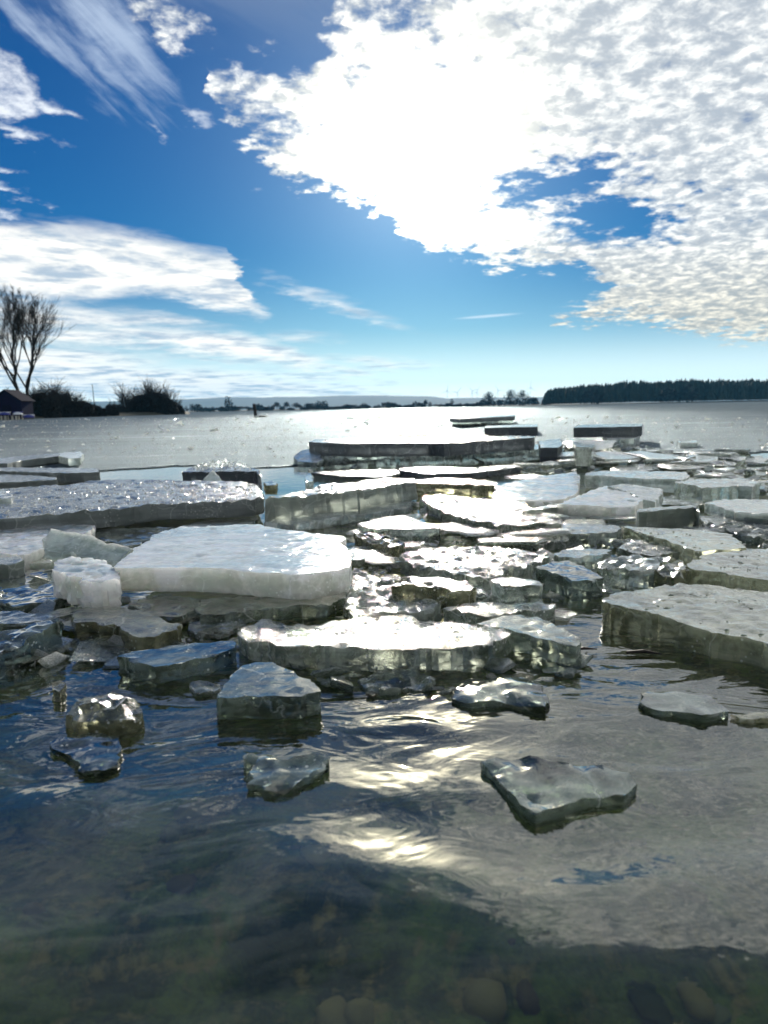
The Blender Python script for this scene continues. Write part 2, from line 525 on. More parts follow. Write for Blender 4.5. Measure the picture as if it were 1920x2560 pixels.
def floe(pts, z, thick, mat, label, a=0.0, b=0.0, name='ice_floe', group=None, cat='ice floe', rough_edge=1.0, bumpy=1.0, world=False, res=None, under=0.0, smooth_deg=24, dome=0.0):
    """A slab of ice: PTS is the outline of its top in the photograph (or world XY), lying on the plane with height Z and slopes A, B; THICK its depth."""
    if not world:
        c0 = Vector((0, 0, 0))
        P0 = [onplane(px, py, z) for px, py in pts]
        c = sum(P0, Vector()) / len(P0)
        P = [onplane(px, py, z, a, b, (c.x, c.y)) for px, py in pts] if (a or b) else P0
    else:
        P = [Vector((p[0], p[1], 0)) for p in pts]
        c = sum(P, Vector()) / len(P)
    poly = [Vector((p.x, p.y)) for p in P]
    area = sum(poly[i - 1].x * poly[i].y - poly[i].x * poly[i - 1].y for i in range(len(poly))) / 2
    if area < 0:
        poly.reverse()
    seed = c.x * 31.7 + c.y * 17.3 + z * 91
    depth = max(0.4, c.y)
    step = res or max(0.010, depth * 0.0062)
    per = sum((poly[i] - poly[i - 1]).length for i in range(len(poly)))
    step = min(step, per / 24)
    step = max(step, per / 260)
    # outline with broken edge
    ring = []
    for i in range(len(poly)):
        p, q = poly[i], poly[(i + 1) % len(poly)]
        L = (q - p).length
        n = max(1, round(L / step))
        for k in range(n):
            ring.append(p.lerp(q, k / n))
    nr = len(ring)
    amp = min(0.006, step * 0.55) * rough_edge
    out = []
    nrm = []
    for i in range(nr):
        tgt = ring[(i + 1) % nr] - ring[i - 1]
        nn = Vector((tgt.y, -tgt.x))
        if nn.length > 1e-9:
            nn.normalize()
        nrm.append(nn)
    for i in range(nr):
        p = ring[i]
        f = (0.5 - abs(fbm(p.x * 16 + seed, p.y * 16, seed, 3)) * 2.2) * amp * 1.5 + fbm(p.x * 90, p.y * 90 + seed, 3.1, 2) * amp * 0.5
        out.append(p + nrm[i] * f)
    ring = out
    zt = lambda x, y: z + a * (x - c.x) + b * (y - c.y)
    # interior points
    xs = [p.x for p in ring]
    ys = [p.y for p in ring]
    wx, wy = max(xs) - min(xs), max(ys) - min(ys)
    gs = max(step * 1.1, math.sqrt(max(wx * wy, 1e-8) / 2600))
    inner = []
    ny, nx = max(1, int(wy / gs)), max(1, int(wx / gs))
    arr = np.array([(p.x, p.y) for p in ring])
    rx, ry = arr[:, 0], arr[:, 1]
    r2x, r2y = np.roll(rx, -1), np.roll(ry, -1)
    for j in range(ny + 1):
        for i in range(nx + 1):
            x = min(xs) + (i + (0.5 if j % 2 else 0) + random.uniform(-.25, .25)) * gs
            y = min(ys) + (j + random.uniform(-.25, .25)) * gs
            cond = ((ry > y) != (r2y > y))
            with np.errstate(divide='ignore', invalid='ignore'):
                xi = (r2x - rx) * (y - ry) / (r2y - ry) + rx
            if np.count_nonzero(cond & (x < xi)) % 2 == 1:
                if np.min((rx - x) ** 2 + (ry - y) ** 2) > (0.55 * step) ** 2:
                    inner.append(Vector((x, y)))
    cv = ring + inner
    edges = [(i, (i + 1) % nr) for i in range(nr)]
    try:
        vo, eo, fo, ovi, oei, ofi = delaunay_2d_cdt(cv, edges, [], 1, 1e-6)
    except Exception:
        return None
    # map ring vertices to output
    mapping = {}
    for k, lst in enumerate(ovi):
        for s_ in lst:
            mapping[s_] = k
    ba = bumpy * min(0.0035, step * 0.25)
    verts = []
    for v in vo:
        zz = zt(v.x, v.y) + fbm(v.x * 6 + seed, v.y * 6, 1.7, 3) * 0.0028 * bumpy + (fbm(v.x * 45 + seed, v.y * 45, 5.1, 2) + 0.8 - 2.2 * abs(n3(v.x * 26 + seed, v.y * 26, 8.1))) * ba
        if dome:
            dd = math.sqrt(float(np.min((rx - v.x) ** 2 + (ry - v.y) ** 2)))
            zz += dome * (1 - math.exp(-dd / (0.3 * min(wx, wy) + 1e-6) * 1.6))
        verts.append((v.x, v.y, zz))
    faces = [tuple(f) for f in fo]
    # make top faces point up
    ff = []
    for f in faces:
        p0, p1, p2 = (verts[f[0]], verts[f[1]], verts[f[2]])
        if (p1[0] - p0[0]) * (p2[1] - p0[1]) - (p1[1] - p0[1]) * (p2[0] - p0[0]) < 0:
            f = tuple(reversed(f))
        ff.append(f)
    faces = ff
    prev = [mapping[i] for i in range(nr)]
    rows = [(-0.025, 0.0010), (-0.10, 0.0012), (-0.3, 0.0), (-0.5, -0.001), (-0.7, 0.001), (-0.9, -0.001), (-1.0, -0.004)]
    for fz, o_ in rows:
        cur = []
        for i in range(nr):
            p = ring[i]
            zz = zt(p.x, p.y) + fz * thick
            s1 = n3(p.x * 30 + seed, p.y * 30, zz * 34)
            s2 = n3(p.x * 80, p.y * 80 + seed, zz * 60)
            o2 = o_ + ((abs(s1) * 2 - 0.5) * 0.0042 + (abs(s2) * 2 - 0.5) * 0.0016) * rough_edge - under * fz * thick
            q = p + nrm[i] * o2
            dz = n3(p.x * 60 + seed, p.y * 60, 7.7) * 0.003 if fz < -0.2 else 0.0
            cur.append(len(verts))
            verts.append((q.x, q.y, zz + dz))
        for i in range(nr):
            j = (i + 1) % nr
            faces.append((prev[j], prev[i], cur[i], cur[j]))
        prev = cur
    # bottom
    bl = [Vector((verts[i][0], verts[i][1])) for i in prev]
    base = len(verts)
    cb = (c.x, c.y, z - thick * 1.02)
    verts.append(cb)
    for i in range(nr):
        j = (i + 1) % nr
        faces.append((prev[j], prev[i], base))
    o = mesh_obj(name, verts, faces, MAT[mat], loc=(c.x, c.y, z - thick), smooth=True, sharp=smooth_deg)
    return tag(o, label, cat, group)


# ------------------------------------------------------------------ lake bed, water, ice sheet, land
def build_setting():
    # lake bed -------------------------------------------------------
    m, B, p = new_mat('lake_bed_mud')
    tc = B.node('ShaderNodeTexCoord')
    v = tc.outputs['Object']
    n = B.noise(v, 9.0, 5, 0.65)
    n2 = B.noise(v, 34.0, 4, 0.6)
    c = B.mix(B.rng(n, 0.40, 0.62), c4(0.036, 0.050, 0.012), c4(0.20, 0.26, 0.060))
    c = B.mix(B.rng(n2, 0.5, 0.7), c, c4(0.34, 0.26, 0.12))
    B.put(p.inputs['Base Color'], c)
    p.inputs['Roughness'].default_value = 0.9
    B.put(p.inputs['Normal'], B.bump(n2, 0.8, 0.02))
    verts, faces = [], []
    ys = [-60, -25, -10, -5, -2.5, -1.6, -1.0, -0.7, -0.45, -0.2, 0.0] + [0.08 * (1.04 ** k) for k in range(1, 130)] + [30, 120, 500, 1500]
    xs = [-600, -60, -12] + [i * 0.06 for i in range(-60, 61)] + [12, 60, 600]
    for y in ys:
        for x in xs:
            d = -0.10 - 0.10 * max(0, y) if y < 8 else -0.9
            d += fbm(x * 2.3, y * 2.3, 0.4, 3) * 0.03 * (1 if y < 8 else 0)
            if y < 0:
                d += min(0.25 * -y, 0.6 + 0.02 * -y)  # added unseen beach behind the camera, throws sunlight back onto the ice fronts
            verts.append((x, y, max(d, -1.4)))
    w = len(xs)
    for j in range(len(ys) - 1):
        for i in range(w - 1):
            k = j * w + i
            faces.append((k, k + 1, k + w + 1, k + w))
    tag(mesh_obj('lake_bed', verts, faces, m, smooth=True), kind='structure')

    # water ------------------------------------------------------------
    m, B, p = new_mat('lake_water')
    tc = B.node('ShaderNodeTexCoord')
    v = tc.outputs['Object']
    B.put(p.inputs['Base Color'], c4(0.52, 0.66, 0.40))
    p.inputs['Transmission Weight'].default_value = 0.975
    p.inputs['IOR'].default_value = 2.1
    p.inputs['Roughness'].default_value = 0.01
    q = B.vm('MULTIPLY', v, (0.8, 1.3, 1.0))
    h1 = B.noise(q, 5.0, 2, 0.45, 2.4)
    h2 = B.noise(q, 13.0, 2, 0.5, 2.2)
    sp = B.node('ShaderNodeSeparateXYZ')
    B.l.new(v, sp.inputs[0])
    calm = B.rng(sp.outputs[1], 1.2, 2.6, 0.0056, 0.0008)
    calm = B.mn(calm, B.rng(sp.outputs[1], 0.55, 1.15, 0.0020, 0.0062))
    B.put(p.inputs['Normal'], B.bump(B.add(h1, B.mul(h2, 0.20)), 1.0, calm))
    crest = [onplane(px, py + 62, 0.0) for px, py in ((-500, 2330), (60, 2230), (560, 2165), (640, 2158), (720, 2150), (800, 2140), (870, 2142), (960, 2152), (1060, 2160), (1140, 2182), (1250, 2215), (1400, 2240), (1550, 2235), (1700, 2205), (1850, 2185), (2000, 2170))]
    crest2 = [onplane(px, py, 0.0) for px, py in ((720, 1818), (900, 1822), (1000, 1812), (1060, 1818), (1130, 1832), (1260, 1848))]

    def near_line(L, x, y):
        best, side, bt = 1e9, 0, 0
        for i in range(len(L) - 1):
            ax, ay, bx, by = L[i].x, L[i].y, L[i + 1].x, L[i + 1].y
            dx, dy = bx - ax, by - ay
            t = max(0, min(1, ((x - ax) * dx + (y - ay) * dy) / (dx * dx + dy * dy)))
            ex, ey = x - ax - dx * t, y - ay - dy * t
            d = ex * ex + ey * ey
            if d < best:
                best, side, bt = d, ey, (i + t) / (len(L) - 1)
        return math.sqrt(best) * (1 if side > 0 else -1), bt

    lumps = [(onplane(1280, 1990, 0), 0.9), (onplane(560, 1760, 0), 0.7), (onplane(1060, 1800, 0), 0.8), (onplane(180, 1900, 0), 0.6)]

    def wave(x, y):
        z = 0.0
        fall = 1.0 / (1.0 + (y / 2.2) ** 4)
        z += 0.0020 * fall * math.sin(9.0 * y - 2.2 * x + 1.4 * fbm(x * 1.3, y * 1.3, 2.2, 2))
        z += 0.0008 * fall * math.sin(17.0 * y + 5.0 * x + 2.5 * fbm(x * 2, y * 2, 9.2, 2))
        z += 0.0050 * fall * fbm(x * 3.2, y * 4.4, 4.4, 2)
        for cpt, am in lumps:
            r = math.hypot(x - cpt.x, y - cpt.y)
            z += 0.0013 * am * math.cos(r * 62) * math.exp(-r * 7.5)
        if y < 1.4:
            d, t = near_line(crest, x, y)
            if abs(d) < 0.3:
                am = 0.0135 * min(1, max(0.0, t - 0.11) * 6 + 0.06)
                wd = 0.074
                # steep on the far side of the crest, long on the near side
                if d > 0:
                    z += am * math.exp(-(d / wd) ** 2)
                else:
                    z += am * math.exp(-(d / (wd * 1.9)) ** 2)
            if d < 0:
                z -= 0.17 * max(0.0, -d - 0.03) ** 1.0 * min(1, -d / 0.12)
            d, t = near_line(crest2, x, y)
            if abs(d) < 0.1:
                z += 0.0045 * math.exp(-(d / 0.022) ** 2) * math.sin(math.pi * t)
        return z
    verts, faces = [], []
    ys = [-3.0, -1.0, -0.2, 0.05, 0.14]
    y = 0.2
    while y < 9.0:
        ys.append(y)
        y *= 1.0145
    ys += [12, 20, 60]
    xs = [-60, -14, -6, -3.4] + [i * 0.016 for i in range(-140, 141)] + [3.4, 6, 14, 60]
    for y in ys:
        for x in xs:
            verts.append((x, y, wave(x, y) if abs(x) < 3 and 0.1 < y < 8.9 else 0.0))
    w = len(xs)
    for j in range(len(ys) - 1):
        for i in range(w - 1):
            k = j * w + i
            faces.append((k, k + 1, k + w + 1, k + w))
    tag(mesh_obj('lake_water', verts, faces, m, smooth=True), kind='structure')

    # frozen lake --------------------------------------------------------
    m, B, p = new_mat('frozen_lake_ice')
    tc = B.node('ShaderNodeTexCoord')
    v = tc.outputs['Object']
    n0 = B.noise(B.vm('MULTIPLY', v, (0.08, 0.5, 1)), 1.0, 4, 0.6)
    n1 = B.noise(B.vm('MULTIPLY', v, (0.5, 1.6, 1)), 1.0, 5, 0.65)
    n2 = B.noise(v, 22.0, 3, 0.6)
    mixn = B.add(B.mul(n0, 0.5), B.mul(n1, 0.5))
    c = B.mix(B.rng(mixn, 0.34, 0.66), c4(0.066, 0.086, 0.100), c4(0.125, 0.155, 0.172))
    g = B.add(n2, B.mul(B.noise(v, 70.0, 3, 0.7), 0.6))
    nb = B.bump(g, 1.0, 0.03)
    df = B.node('ShaderNodeBsdfDiffuse')
    B.put(df.inputs['Color'], c)
    B.put(df.inputs['Normal'], nb)
    gl = B.node('ShaderNodeBsdfGlossy')
    B.put(gl.inputs['Color'], c4(0.43, 0.50, 0.53))
    B.put(gl.inputs['Roughness'], B.rng(mixn, 0.3, 0.7, 0.20, 0.29))
    B.put(gl.inputs['Normal'], nb)
    ms = B.node('ShaderNodeMixShader')
    ms.inputs[0].default_value = 0.25
    B.l.new(df.outputs[0], ms.inputs[1])
    B.l.new(gl.outputs[0], ms.inputs[2])
    B.l.new(ms.outputs[0], [q for q in B.n if q.type == 'OUTPUT_MATERIAL'][0].inputs['Surface'])
    edge_px = [(-700, 1192), (-200, 1180), (0, 1176), (250, 1174), (360, 1170), (467, 1164), (560, 1166), (650, 1165), (715, 1163), (780, 1160), (900, 1150), (1100, 1140), (1300, 1128), (1380, 1118), (1440, 1120),
               (1500, 1124), (1600, 1126), (1700, 1130), (1800, 1128), (1920, 1131), (2200, 1128), (2700, 1122)]
    ring = [onplane(px, py, 0.012) for px, py in edge_px]
    edge = []
    for i in range(len(ring) - 1):
        for k in range(12):
            q_ = ring[i].lerp(ring[i + 1], k / 12)
            q_.y += fbm(q_.x * 1.9, q_.y, 3.3, 4) * 0.30
            edge.append(q_)
    verts, faces = [], []
    rows = [(0, -0.055), (0, 0.006), (0.03, 0.012), (0.5, 0.012), (2, 0.012), (6, 0.012), (20, 0.012), (60, 0.012), (200, 0.012), (700, 0.012), (1200, 0.012)]
    n_e = len(edge)
    for k, (dy, zz) in enumerate(rows):
        for q_ in edge:
            s_ = 1 + dy / 6.0
            verts.append((q_.x * s_, q_.y + dy, zz))
    for k in range(len(rows) - 1):
        for i in range(n_e - 1):
            a_ = k * n_e + i
            faces.append((a_, a_ + 1, a_ + n_e + 1, a_ + n_e))
    tag(mesh_obj('frozen_lake', verts, faces, m, smooth=True, sharp=40), kind='structure')

    # land ---------------------------------------------------------------
    land = plain('shore_land', (0.045, 0.045, 0.030), 0.95, 0.5, 0.05)
    shore = [(-400, -30), (-160, 20), (-75, 45), (-52, 62), (-41, 76), (-41, 104), (-38, 128), (-36, 140), (-40, 150), (-90, 190), (-170, 300), (-250, 480), (-230, 600), (-120, 640), (60, 640), (200, 610), (300, 560), (500, 500), (900, 430), (2500, 300)]
    verts, faces = [], []
    offs = [(0, -0.3), (0.4, 0.15), (3.0, 0.5), (40, 0.9), (400, 1.2)]
    ctr = Vector((0, 60))
    # outward direction: away from the middle of the lake
    pts = []
    for i in range(len(shore) - 1):
        p0, p1 = Vector(shore[i]), Vector(shore[i + 1])
        nn = max(1, int((p1 - p0).length / 12))
        for k in range(nn):
            q_ = p0.lerp(p1, k / nn)
            d = max(20, q_.length)
            q_ += Vector((fbm(q_.x * .08, q_.y * .08, 1), fbm(q_.x * .08, q_.y * .08, 7))) * min(3.0, d * 0.006)
            pts.append(q_)
    for r_ in range(len(offs) + 1):
        for q_ in pts:
            dirv = (q_ - ctr).normalized()
            if r_ < len(offs):
                o_, z_ = offs[r_]
                qq = q_ + dirv * o_
            else:
                qq = q_ + dirv * 9000
                z_ = 1.5
            verts.append((qq.x, qq.y, z_))
    n_e = len(pts)
    for k in range(len(offs)):
        for i in range(n_e - 1):
            a_ = k * n_e + i
            faces.append((a_, a_ + 1, a_ + n_e + 1, a_ + n_e))
    tag(mesh_obj('shore_ground', verts, faces, land, smooth=True), kind='structure')

    # hills ----------------------------------------------------------------
    hm = plain('wooded_hill', (0.018, 0.026, 0.024), 1.0, 0.4, 0.004)
    crest_px = [(-900, 1040), (-300, 1016), (0, 1006), (200, 1003), (468, 999), (570, 995), (720, 992), (850, 989), (950, 988), (1010, 988), (1070, 990), (1119, 996), (1176, 995), (1342, 992), (1500, 994), (1700, 985), (2000, 978), (2700, 960)]
    Y = 4200.0
    verts, faces = [], []
    prof = [(0.80, 0.0), (0.86, 0.35), (0.92, 0.72), (0.97, 0.94), (1.0, 1.0), (1.08, 0.8), (1.3, 0.0)]
    P = []
    for i in range(len(crest_px) - 1):
        a0, a1 = crest_px[i], crest_px[i + 1]
        nn = max(2, int((a1[0] - a0[0]) / 14))
        for k in range(nn):
            t = k / nn
            P.append((a0[0] + (a1[0] - a0[0]) * t, a0[1] + (a1[1] - a0[1]) * t))
    for fy, fz in prof:
        for px, py in P:
            q_ = atdepth(px, py, Y)
            hz_ = q_.z + fbm(q_.x * 0.004, fy * 9, 0.5, 4) * 7
            verts.append((q_.x * fy, Y * fy, -4 + (hz_ + 4) * fz + (fbm(q_.x * .003, fy * 5, 3, 3) * 12 if 0 < fz < 0.9 else 0)))
    n_e = len(P)
    for k in range(len(prof) - 1):
        for i in range(n_e - 1):
            a_ = k * n_e + i
            faces.append((a_, a_ + 1, a_ + n_e + 1, a_ + n_e))
    tag(mesh_obj('hills', verts, faces, hm, smooth=True), kind='structure')


build_setting()


# ------------------------------------------------------------------ plants
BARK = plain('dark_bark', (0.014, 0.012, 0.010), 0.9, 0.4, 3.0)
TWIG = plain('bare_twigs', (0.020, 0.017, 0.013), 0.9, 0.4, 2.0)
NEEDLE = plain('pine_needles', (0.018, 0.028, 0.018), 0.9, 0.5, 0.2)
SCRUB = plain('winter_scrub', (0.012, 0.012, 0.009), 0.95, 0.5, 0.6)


class Tubes:
    def __init__(s): s.v, s.f = [], []

    def seg(s, p, q, r0, r1, n=3):
        d = (q - p)
        if d.length < 1e-6:
            return
        u = d.orthogonal().normalized()
        w = d.cross(u).normalized()
        b = len(s.v)
        for c_, r_ in ((p, r0), (q, r1)):
            for k in range(n):
                t = 6.2832 * k / n
                s.v.append(tuple(c_ + u * (math.cos(t) * r_) + w * (math.sin(t) * r_)))
        for k in range(n):
            j = (k + 1) % n
            s.f.append((b + k, b + j, b + n + j, b + n + k))

    def flake(s, p, r, rnd):
        a_ = Vector((rnd.uniform(-1, 1), rnd.uniform(-1, 1), rnd.uniform(-1, 1))).normalized() * r
        b_ = Vector((rnd.uniform(-1, 1), rnd.uniform(-1, 1), rnd.uniform(-1, 1))).normalized() * r
        b = len(s.v)
        s.v += [tuple(p + a_), tuple(p + b_), tuple(p - (a_ + b_) * 0.6)]
        s.f.append((b, b + 1, b + 2))


def grow(T, p, d, L, r, lvl, rnd, up=0.25, spread=0.5, kids=4, rmin=0.012, nseg=3):
    pos, dr = p.copy(), d.normalized()
    pts_ = [(pos.copy(), r)]
    for k in range(nseg):
        dr = (dr + Vector((rnd.gauss(0, .10), rnd.gauss(0, .10), rnd.gauss(0, .06) + up * 0.22))).normalized()
        q = pos + dr * (L / nseg)
        r1 = max(rmin, r * (1 - 0.30 * (k + 1) / nseg * 2))
        T.seg(pos, q, pts_[-1][1], r1, 4 if lvl > 2 else 3)
        pos = q
        pts_.append((pos.copy(), r1))
    if lvl <= 0:
        return
    for k in range(kids):
        t = rnd.uniform(0.25, 1.0)
        i = min(nseg - 1, int(t * nseg))
        f = t * nseg - i
        bp = pts_[i][0].lerp(pts_[i + 1][0], f)
        br = pts_[i][1]
        ax = dr.orthogonal().normalized()
        ax.rotate(Matrix.Rotation(rnd.uniform(0, 6.283), 3, dr))
        nd = (dr + ax * spread * rnd.uniform(0.6, 1.3)).normalized()
        grow(T, bp, nd, L * rnd.uniform(0.45, 0.72), max(rmin, br * 0.55), lvl - 1, rnd, up, spread, kids, rmin, nseg)


def bare_tree(px_base, py_base, px_top, py_top, depth, label, seed, lean=0.0, spread=0.45, group=None, rmin=0.009, limbs=9, clear=0.22, wide=1.0, kids=5, lvl=3, name='bare_tree'):
    rnd = random.Random(seed)
    p0 = atdepth(px_base, py_base, depth)
    p0.z = max(0.0, min(p0.z, 1.0))
    p1 = atdepth(px_top, py_top, depth)
    H = p1.z - p0.z
    root = empty(name, p0, label, 'tree', group)
    T, C = Tubes(), Tubes()
    tip = Vector((p1.x - p0.x, 0, H))
    r0 = H * 0.020
    pos = Vector((0, 0, -0.3))
    N = 9
    sp = [pos.copy()]
    for k in range(1, N + 1):
        t = k / N
        q = Vector((tip.x * t ** 1.2 + rnd.gauss(0, .012) * H, rnd.gauss(0, .012) * H, H * t * 0.93))
        T.seg(sp[-1], q, r0 * (1 - .92 * (k - 1) / N), r0 * (1 - .92 * k / N), 6)
        sp.append(q)
    for k in range(limbs):
        t = clear + (0.95 - clear) * (k + rnd.random()) / limbs
        i = min(N - 1, int(t * N))
        bp = sp[i].lerp(sp[i + 1], t * N - i)
        az = rnd.uniform(0, 6.283)
        d = Vector((math.cos(az) * spread * 1.5, math.sin(az) * spread * 1.5, 1.0))
        L = H * (0.36 * (1 - t) + 0.10) * wide
        grow(C, bp, d, L, r0 * (1 - .9 * t) * 0.55, lvl, rnd, 0.35, spread, kids, rmin)
    mesh_obj('trunk', T.v, T.f, BARK, root, smooth=True)
    mesh_obj('crown', C.v, C.f, TWIG, root)
    return root


def bush(px, py_base, py_top, w_px, depth, label, seed, group=None, solid=0.62, stems=46, name='bush', flakes=7000, lvl=2):
    rnd = random.Random(seed)
    p0 = atdepth(px, py_base, depth)
    p0.z = max(0.0, min(p0.z, 1.0))
    H = atdepth(px, py_top, depth).z - p0.z
    W = w_px * depth / FPX
    root = empty(name, p0, label, 'bush', group)
    T = Tubes()
    for k in range(stems):
        az = rnd.uniform(0, 6.283)
        ln = rnd.random() ** 0.6
        d = Vector((math.cos(az) * ln * W / H * 0.62, math.sin(az) * ln * 0.6, 1.0))
        b = Vector((math.cos(az) * W * 0.22 * ln, math.sin(az) * W * 0.15 * ln, -0.1))
        grow(T, b, d, H * (0.70 - 0.26 * ln) * rnd.uniform(.72, 1.0), H * 0.012, lvl, rnd, 0.22, 0.55, 5, 0.018)
    F = Tubes()
    n = 0
    while n < flakes:
        x, y, z = rnd.uniform(-1, 1), rnd.uniform(-1, 1), rnd.random() ** 1.3
        lim = (1 - z ** 2.2)
        if x * x + y * y > lim or rnd.random() > 1.15 - z * 0.8:
            continue
        if fbm(x * 2.2 + seed, y * 2, z * 3, 2) < -0.34:
            continue
        F.flake(Vector((x * W / 2, y * W / 3, z * H * (solid + 0.12 * fbm(x * 3 + seed, y, 1, 2)))), W * 0.035 * rnd.uniform(.5, 1.3), rnd)
        n += 1
    mesh_obj('stem', T.v, T.f, TWIG, root)
    mesh_obj('foliage', F.v, F.f, SCRUB, root)
    return root


def build_plants():
    # two poplars on the left bank
    bare_tree(50, 1040, 18, 752, 84, 'tall bare poplar leaning out behind the boathouse, at the edge of the photo', 11, spread=0.36, limbs=17, wide=1.15, clear=0.2)
    bare_tree(66, 1040, 92, 764, 88, 'tall bare poplar with a broad side limb, standing just right of its twin', 5, spread=0.36, limbs=16, wide=1.15, clear=0.2)
    # scrub on the left bank
    spec = [(-70, 1044, 960, 150, 82, 60), (20, 1044, 968, 120, 90, 60), (95, 1044, 958, 110, 92, 50), (135, 1043, 948, 90, 96, 60), (165, 1042, 966, 90, 99, 50), (200, 1041, 985, 80, 102, 40), (232, 1040, 1002, 66, 106, 34), (268, 1038, 1016, 60, 112, 30)]
    labs = ['dark leafless scrub at the photo edge behind the boathouse', 'dense dark scrub directly behind the boathouse roof', 'dark scrub at the foot of the right poplar', 'tallest twiggy bush beside the right poplar',
            'rounded dark bush next down the slope from the tallest twiggy bush', 'dark bush in the middle of the bank slope', 'low dark bush near the thin pole', 'very low scrub between the thin pole and the round bush']
    for i, (s_, lb) in enumerate(zip(spec, labs)):
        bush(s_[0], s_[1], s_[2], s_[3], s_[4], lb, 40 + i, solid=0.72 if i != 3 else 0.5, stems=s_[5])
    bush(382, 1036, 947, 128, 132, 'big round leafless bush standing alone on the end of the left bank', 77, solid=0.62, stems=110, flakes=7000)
    bush(316, 1037, 956, 40, 130, 'pale thin upright bush at the left side of the big round bush', 78, solid=0.3, stems=20, flakes=260)
    bush(288, 1038, 1000, 66, 126, 'small dark shrub before the big round bush on the bank', 79, solid=0.75, stems=20)
    bush(432, 1036, 990, 60, 137, 'low dark shrub at the water end of the left bank', 80, solid=0.7, stems=22)
    # far shore: bushy trees
    rnd = random.Random(3)

    def far_tree(px, w, h, depth, label, group=None, bare=False, base=None):
        p0 = atdepth(px, 1020.6 - (px - 960) * 0.0192 + 0.7, depth)
        p0.z = 0.4
        k = depth / FPX
        W, H = w * k, h * k
        root = empty('far_tree', p0, label, 'tree', group)
        T, F = Tubes(), Tubes()
        T.seg(Vector((0, 0, -.5)), Vector((0, 0, H * .55)), H * .025, H * .012, 5)
        for q in range(9):
            az = rnd.uniform(0, 6.28)
            T.seg(Vector((0, 0, H * rnd.uniform(.15, .5))), Vector((math.cos(az) * W * .4, math.sin(az) * W * .4, H * rnd.uniform(.5, .95))), H * .012, H * .004)
        if bare:
            for q in range(420):
                az, el = rnd.uniform(0, 6.28), rnd.uniform(0.0, 1.5)
                r_ = rnd.uniform(.3, 1)
                c_ = Vector((math.cos(az) * math.cos(el) * W / 2 * r_, math.sin(az) * math.cos(el) * W / 2 * r_, H * (.42 + .58 * math.sin(el) * r_)))
                d_ = Vector((c_.x, c_.y, c_.z - H * .35)).normalized() * H * 0.11
                F.seg(c_, c_ + d_ + Vector((rnd.gauss(0, .03), rnd.gauss(0, .03), rnd.gauss(0, .03))) * H, 0.11, 0.05)
        else:
            for q in range(260):
                x, y, z = rnd.uniform(-1, 1), rnd.uniform(-1, 1), rnd.random()
                if x * x + y * y > 1.05 - z * z:
                    continue
                F.flake(Vector((x * W / 2, y * W / 2, H * (.12 + .88 * z))), W * 0.13, rnd)
        mesh_obj('trunk', T.v, T.f, BARK, root)
        mesh_obj('crown', F.v, F.f, TWIG if bare else SCRUB, root)
        return root
    far_tree(1222, 34, 34, 600, 'pale round bare tree on the far shore, leftmost of the three by the pine wood', bare=True)
    far_tree(1276, 32, 38, 600, 'middle round bare tree of the three on the far shore by the pine wood', bare=True)
    far_tree(1306, 36, 36, 600, 'round bare tree on the far shore nearest the pine wood', bare=True)
    far_tree(571, 24, 36, 560, 'tallest hazy tree on the far shore between the bank and the leaning post')
    G = 'dark shrubs under the three round trees on the far shore'
    for px in (1208, 1226, 1250, 1272, 1292, 1312, 1332):
        far_tree(px, rnd.uniform(20, 32), rnd.uniform(13, 20), 595, 'low dark shrub under the three round bare trees on the far shore', G)
    G = 'small trees along the far shore'
    px = 466.0
    while px < 1200:
        far_tree(px, rnd.uniform(10, 30), rnd.choice((5, 7, 8, 9, 10, 12, 15, 19)) * rnd.uniform(.8, 1.1), rnd.uniform(560, 630), 'small hazy dark tree standing along the far shore below the blue hills', G, bare=rnd.random() < .25)
        px += rnd.uniform(4, 15)
    for px, w_, h_, lb in ((1480, 60, 34, 'broad dark round tree before the pine wood, left of two'), (1672, 50, 38, 'narrow dark tree before the middle of the pine wood'), (1722, 56, 42, 'dark round tree before the pine wood, right of the narrow one')):
        far_tree(px, w_, h_, 520, lb)
    # pine wood as one mass
    T = Tubes()
    rnd = random.Random(9)

    def pine(x, y, h, r_):
        n = 7
        for L in range(5):
            z0 = h * (0.12 + 0.17 * L)
            z1 = min(h, z0 + h * 0.32)
            rr = r_ * (1.0 - 0.16 * L) * rnd.uniform(.8, 1.2)
            b = len(T.v)
            for k in range(n):
                t = 6.283 * k / n + L
                q = rr * rnd.uniform(0.65, 1.2)
                T.v.append((x + math.cos(t) * q, y + math.sin(t) * q, z0 + rnd.uniform(-.6, .6)))
            T.v.append((x + rnd.uniform(-.4, .4), y, z1))
            for k in range(n):
                T.f.append((b + k, b + (k + 1) % n, b + n))
    for row in range(9):
        px = 1360 + row * 1.5
        while px < 2500:
            top = np.interp(px, [1360, 1372, 1400, 1500, 1600, 1720, 1920, 2500], [985, 970, 964, 956, 950, 947, 945, 935])
            y = 548 + row * 9 + rnd.uniform(-3, 3)
            q = atdepth(px, top, y)
            h = max(6, q.z * (0.94 + 0.12 * fbm(px * 0.013, row * .3, 2.0, 3)) * rnd.uniform(0.88, 1.05))
            pine(q.x, y, h, rnd.uniform(2.2, 3.8))
            px += rnd.uniform(4, 9)
    o = mesh_obj('pine_wood', T.v, T.f, NEEDLE)
    tag(o, 'long dark pine wood along the far shore', 'wood', None, 'stuff')


build_plants()


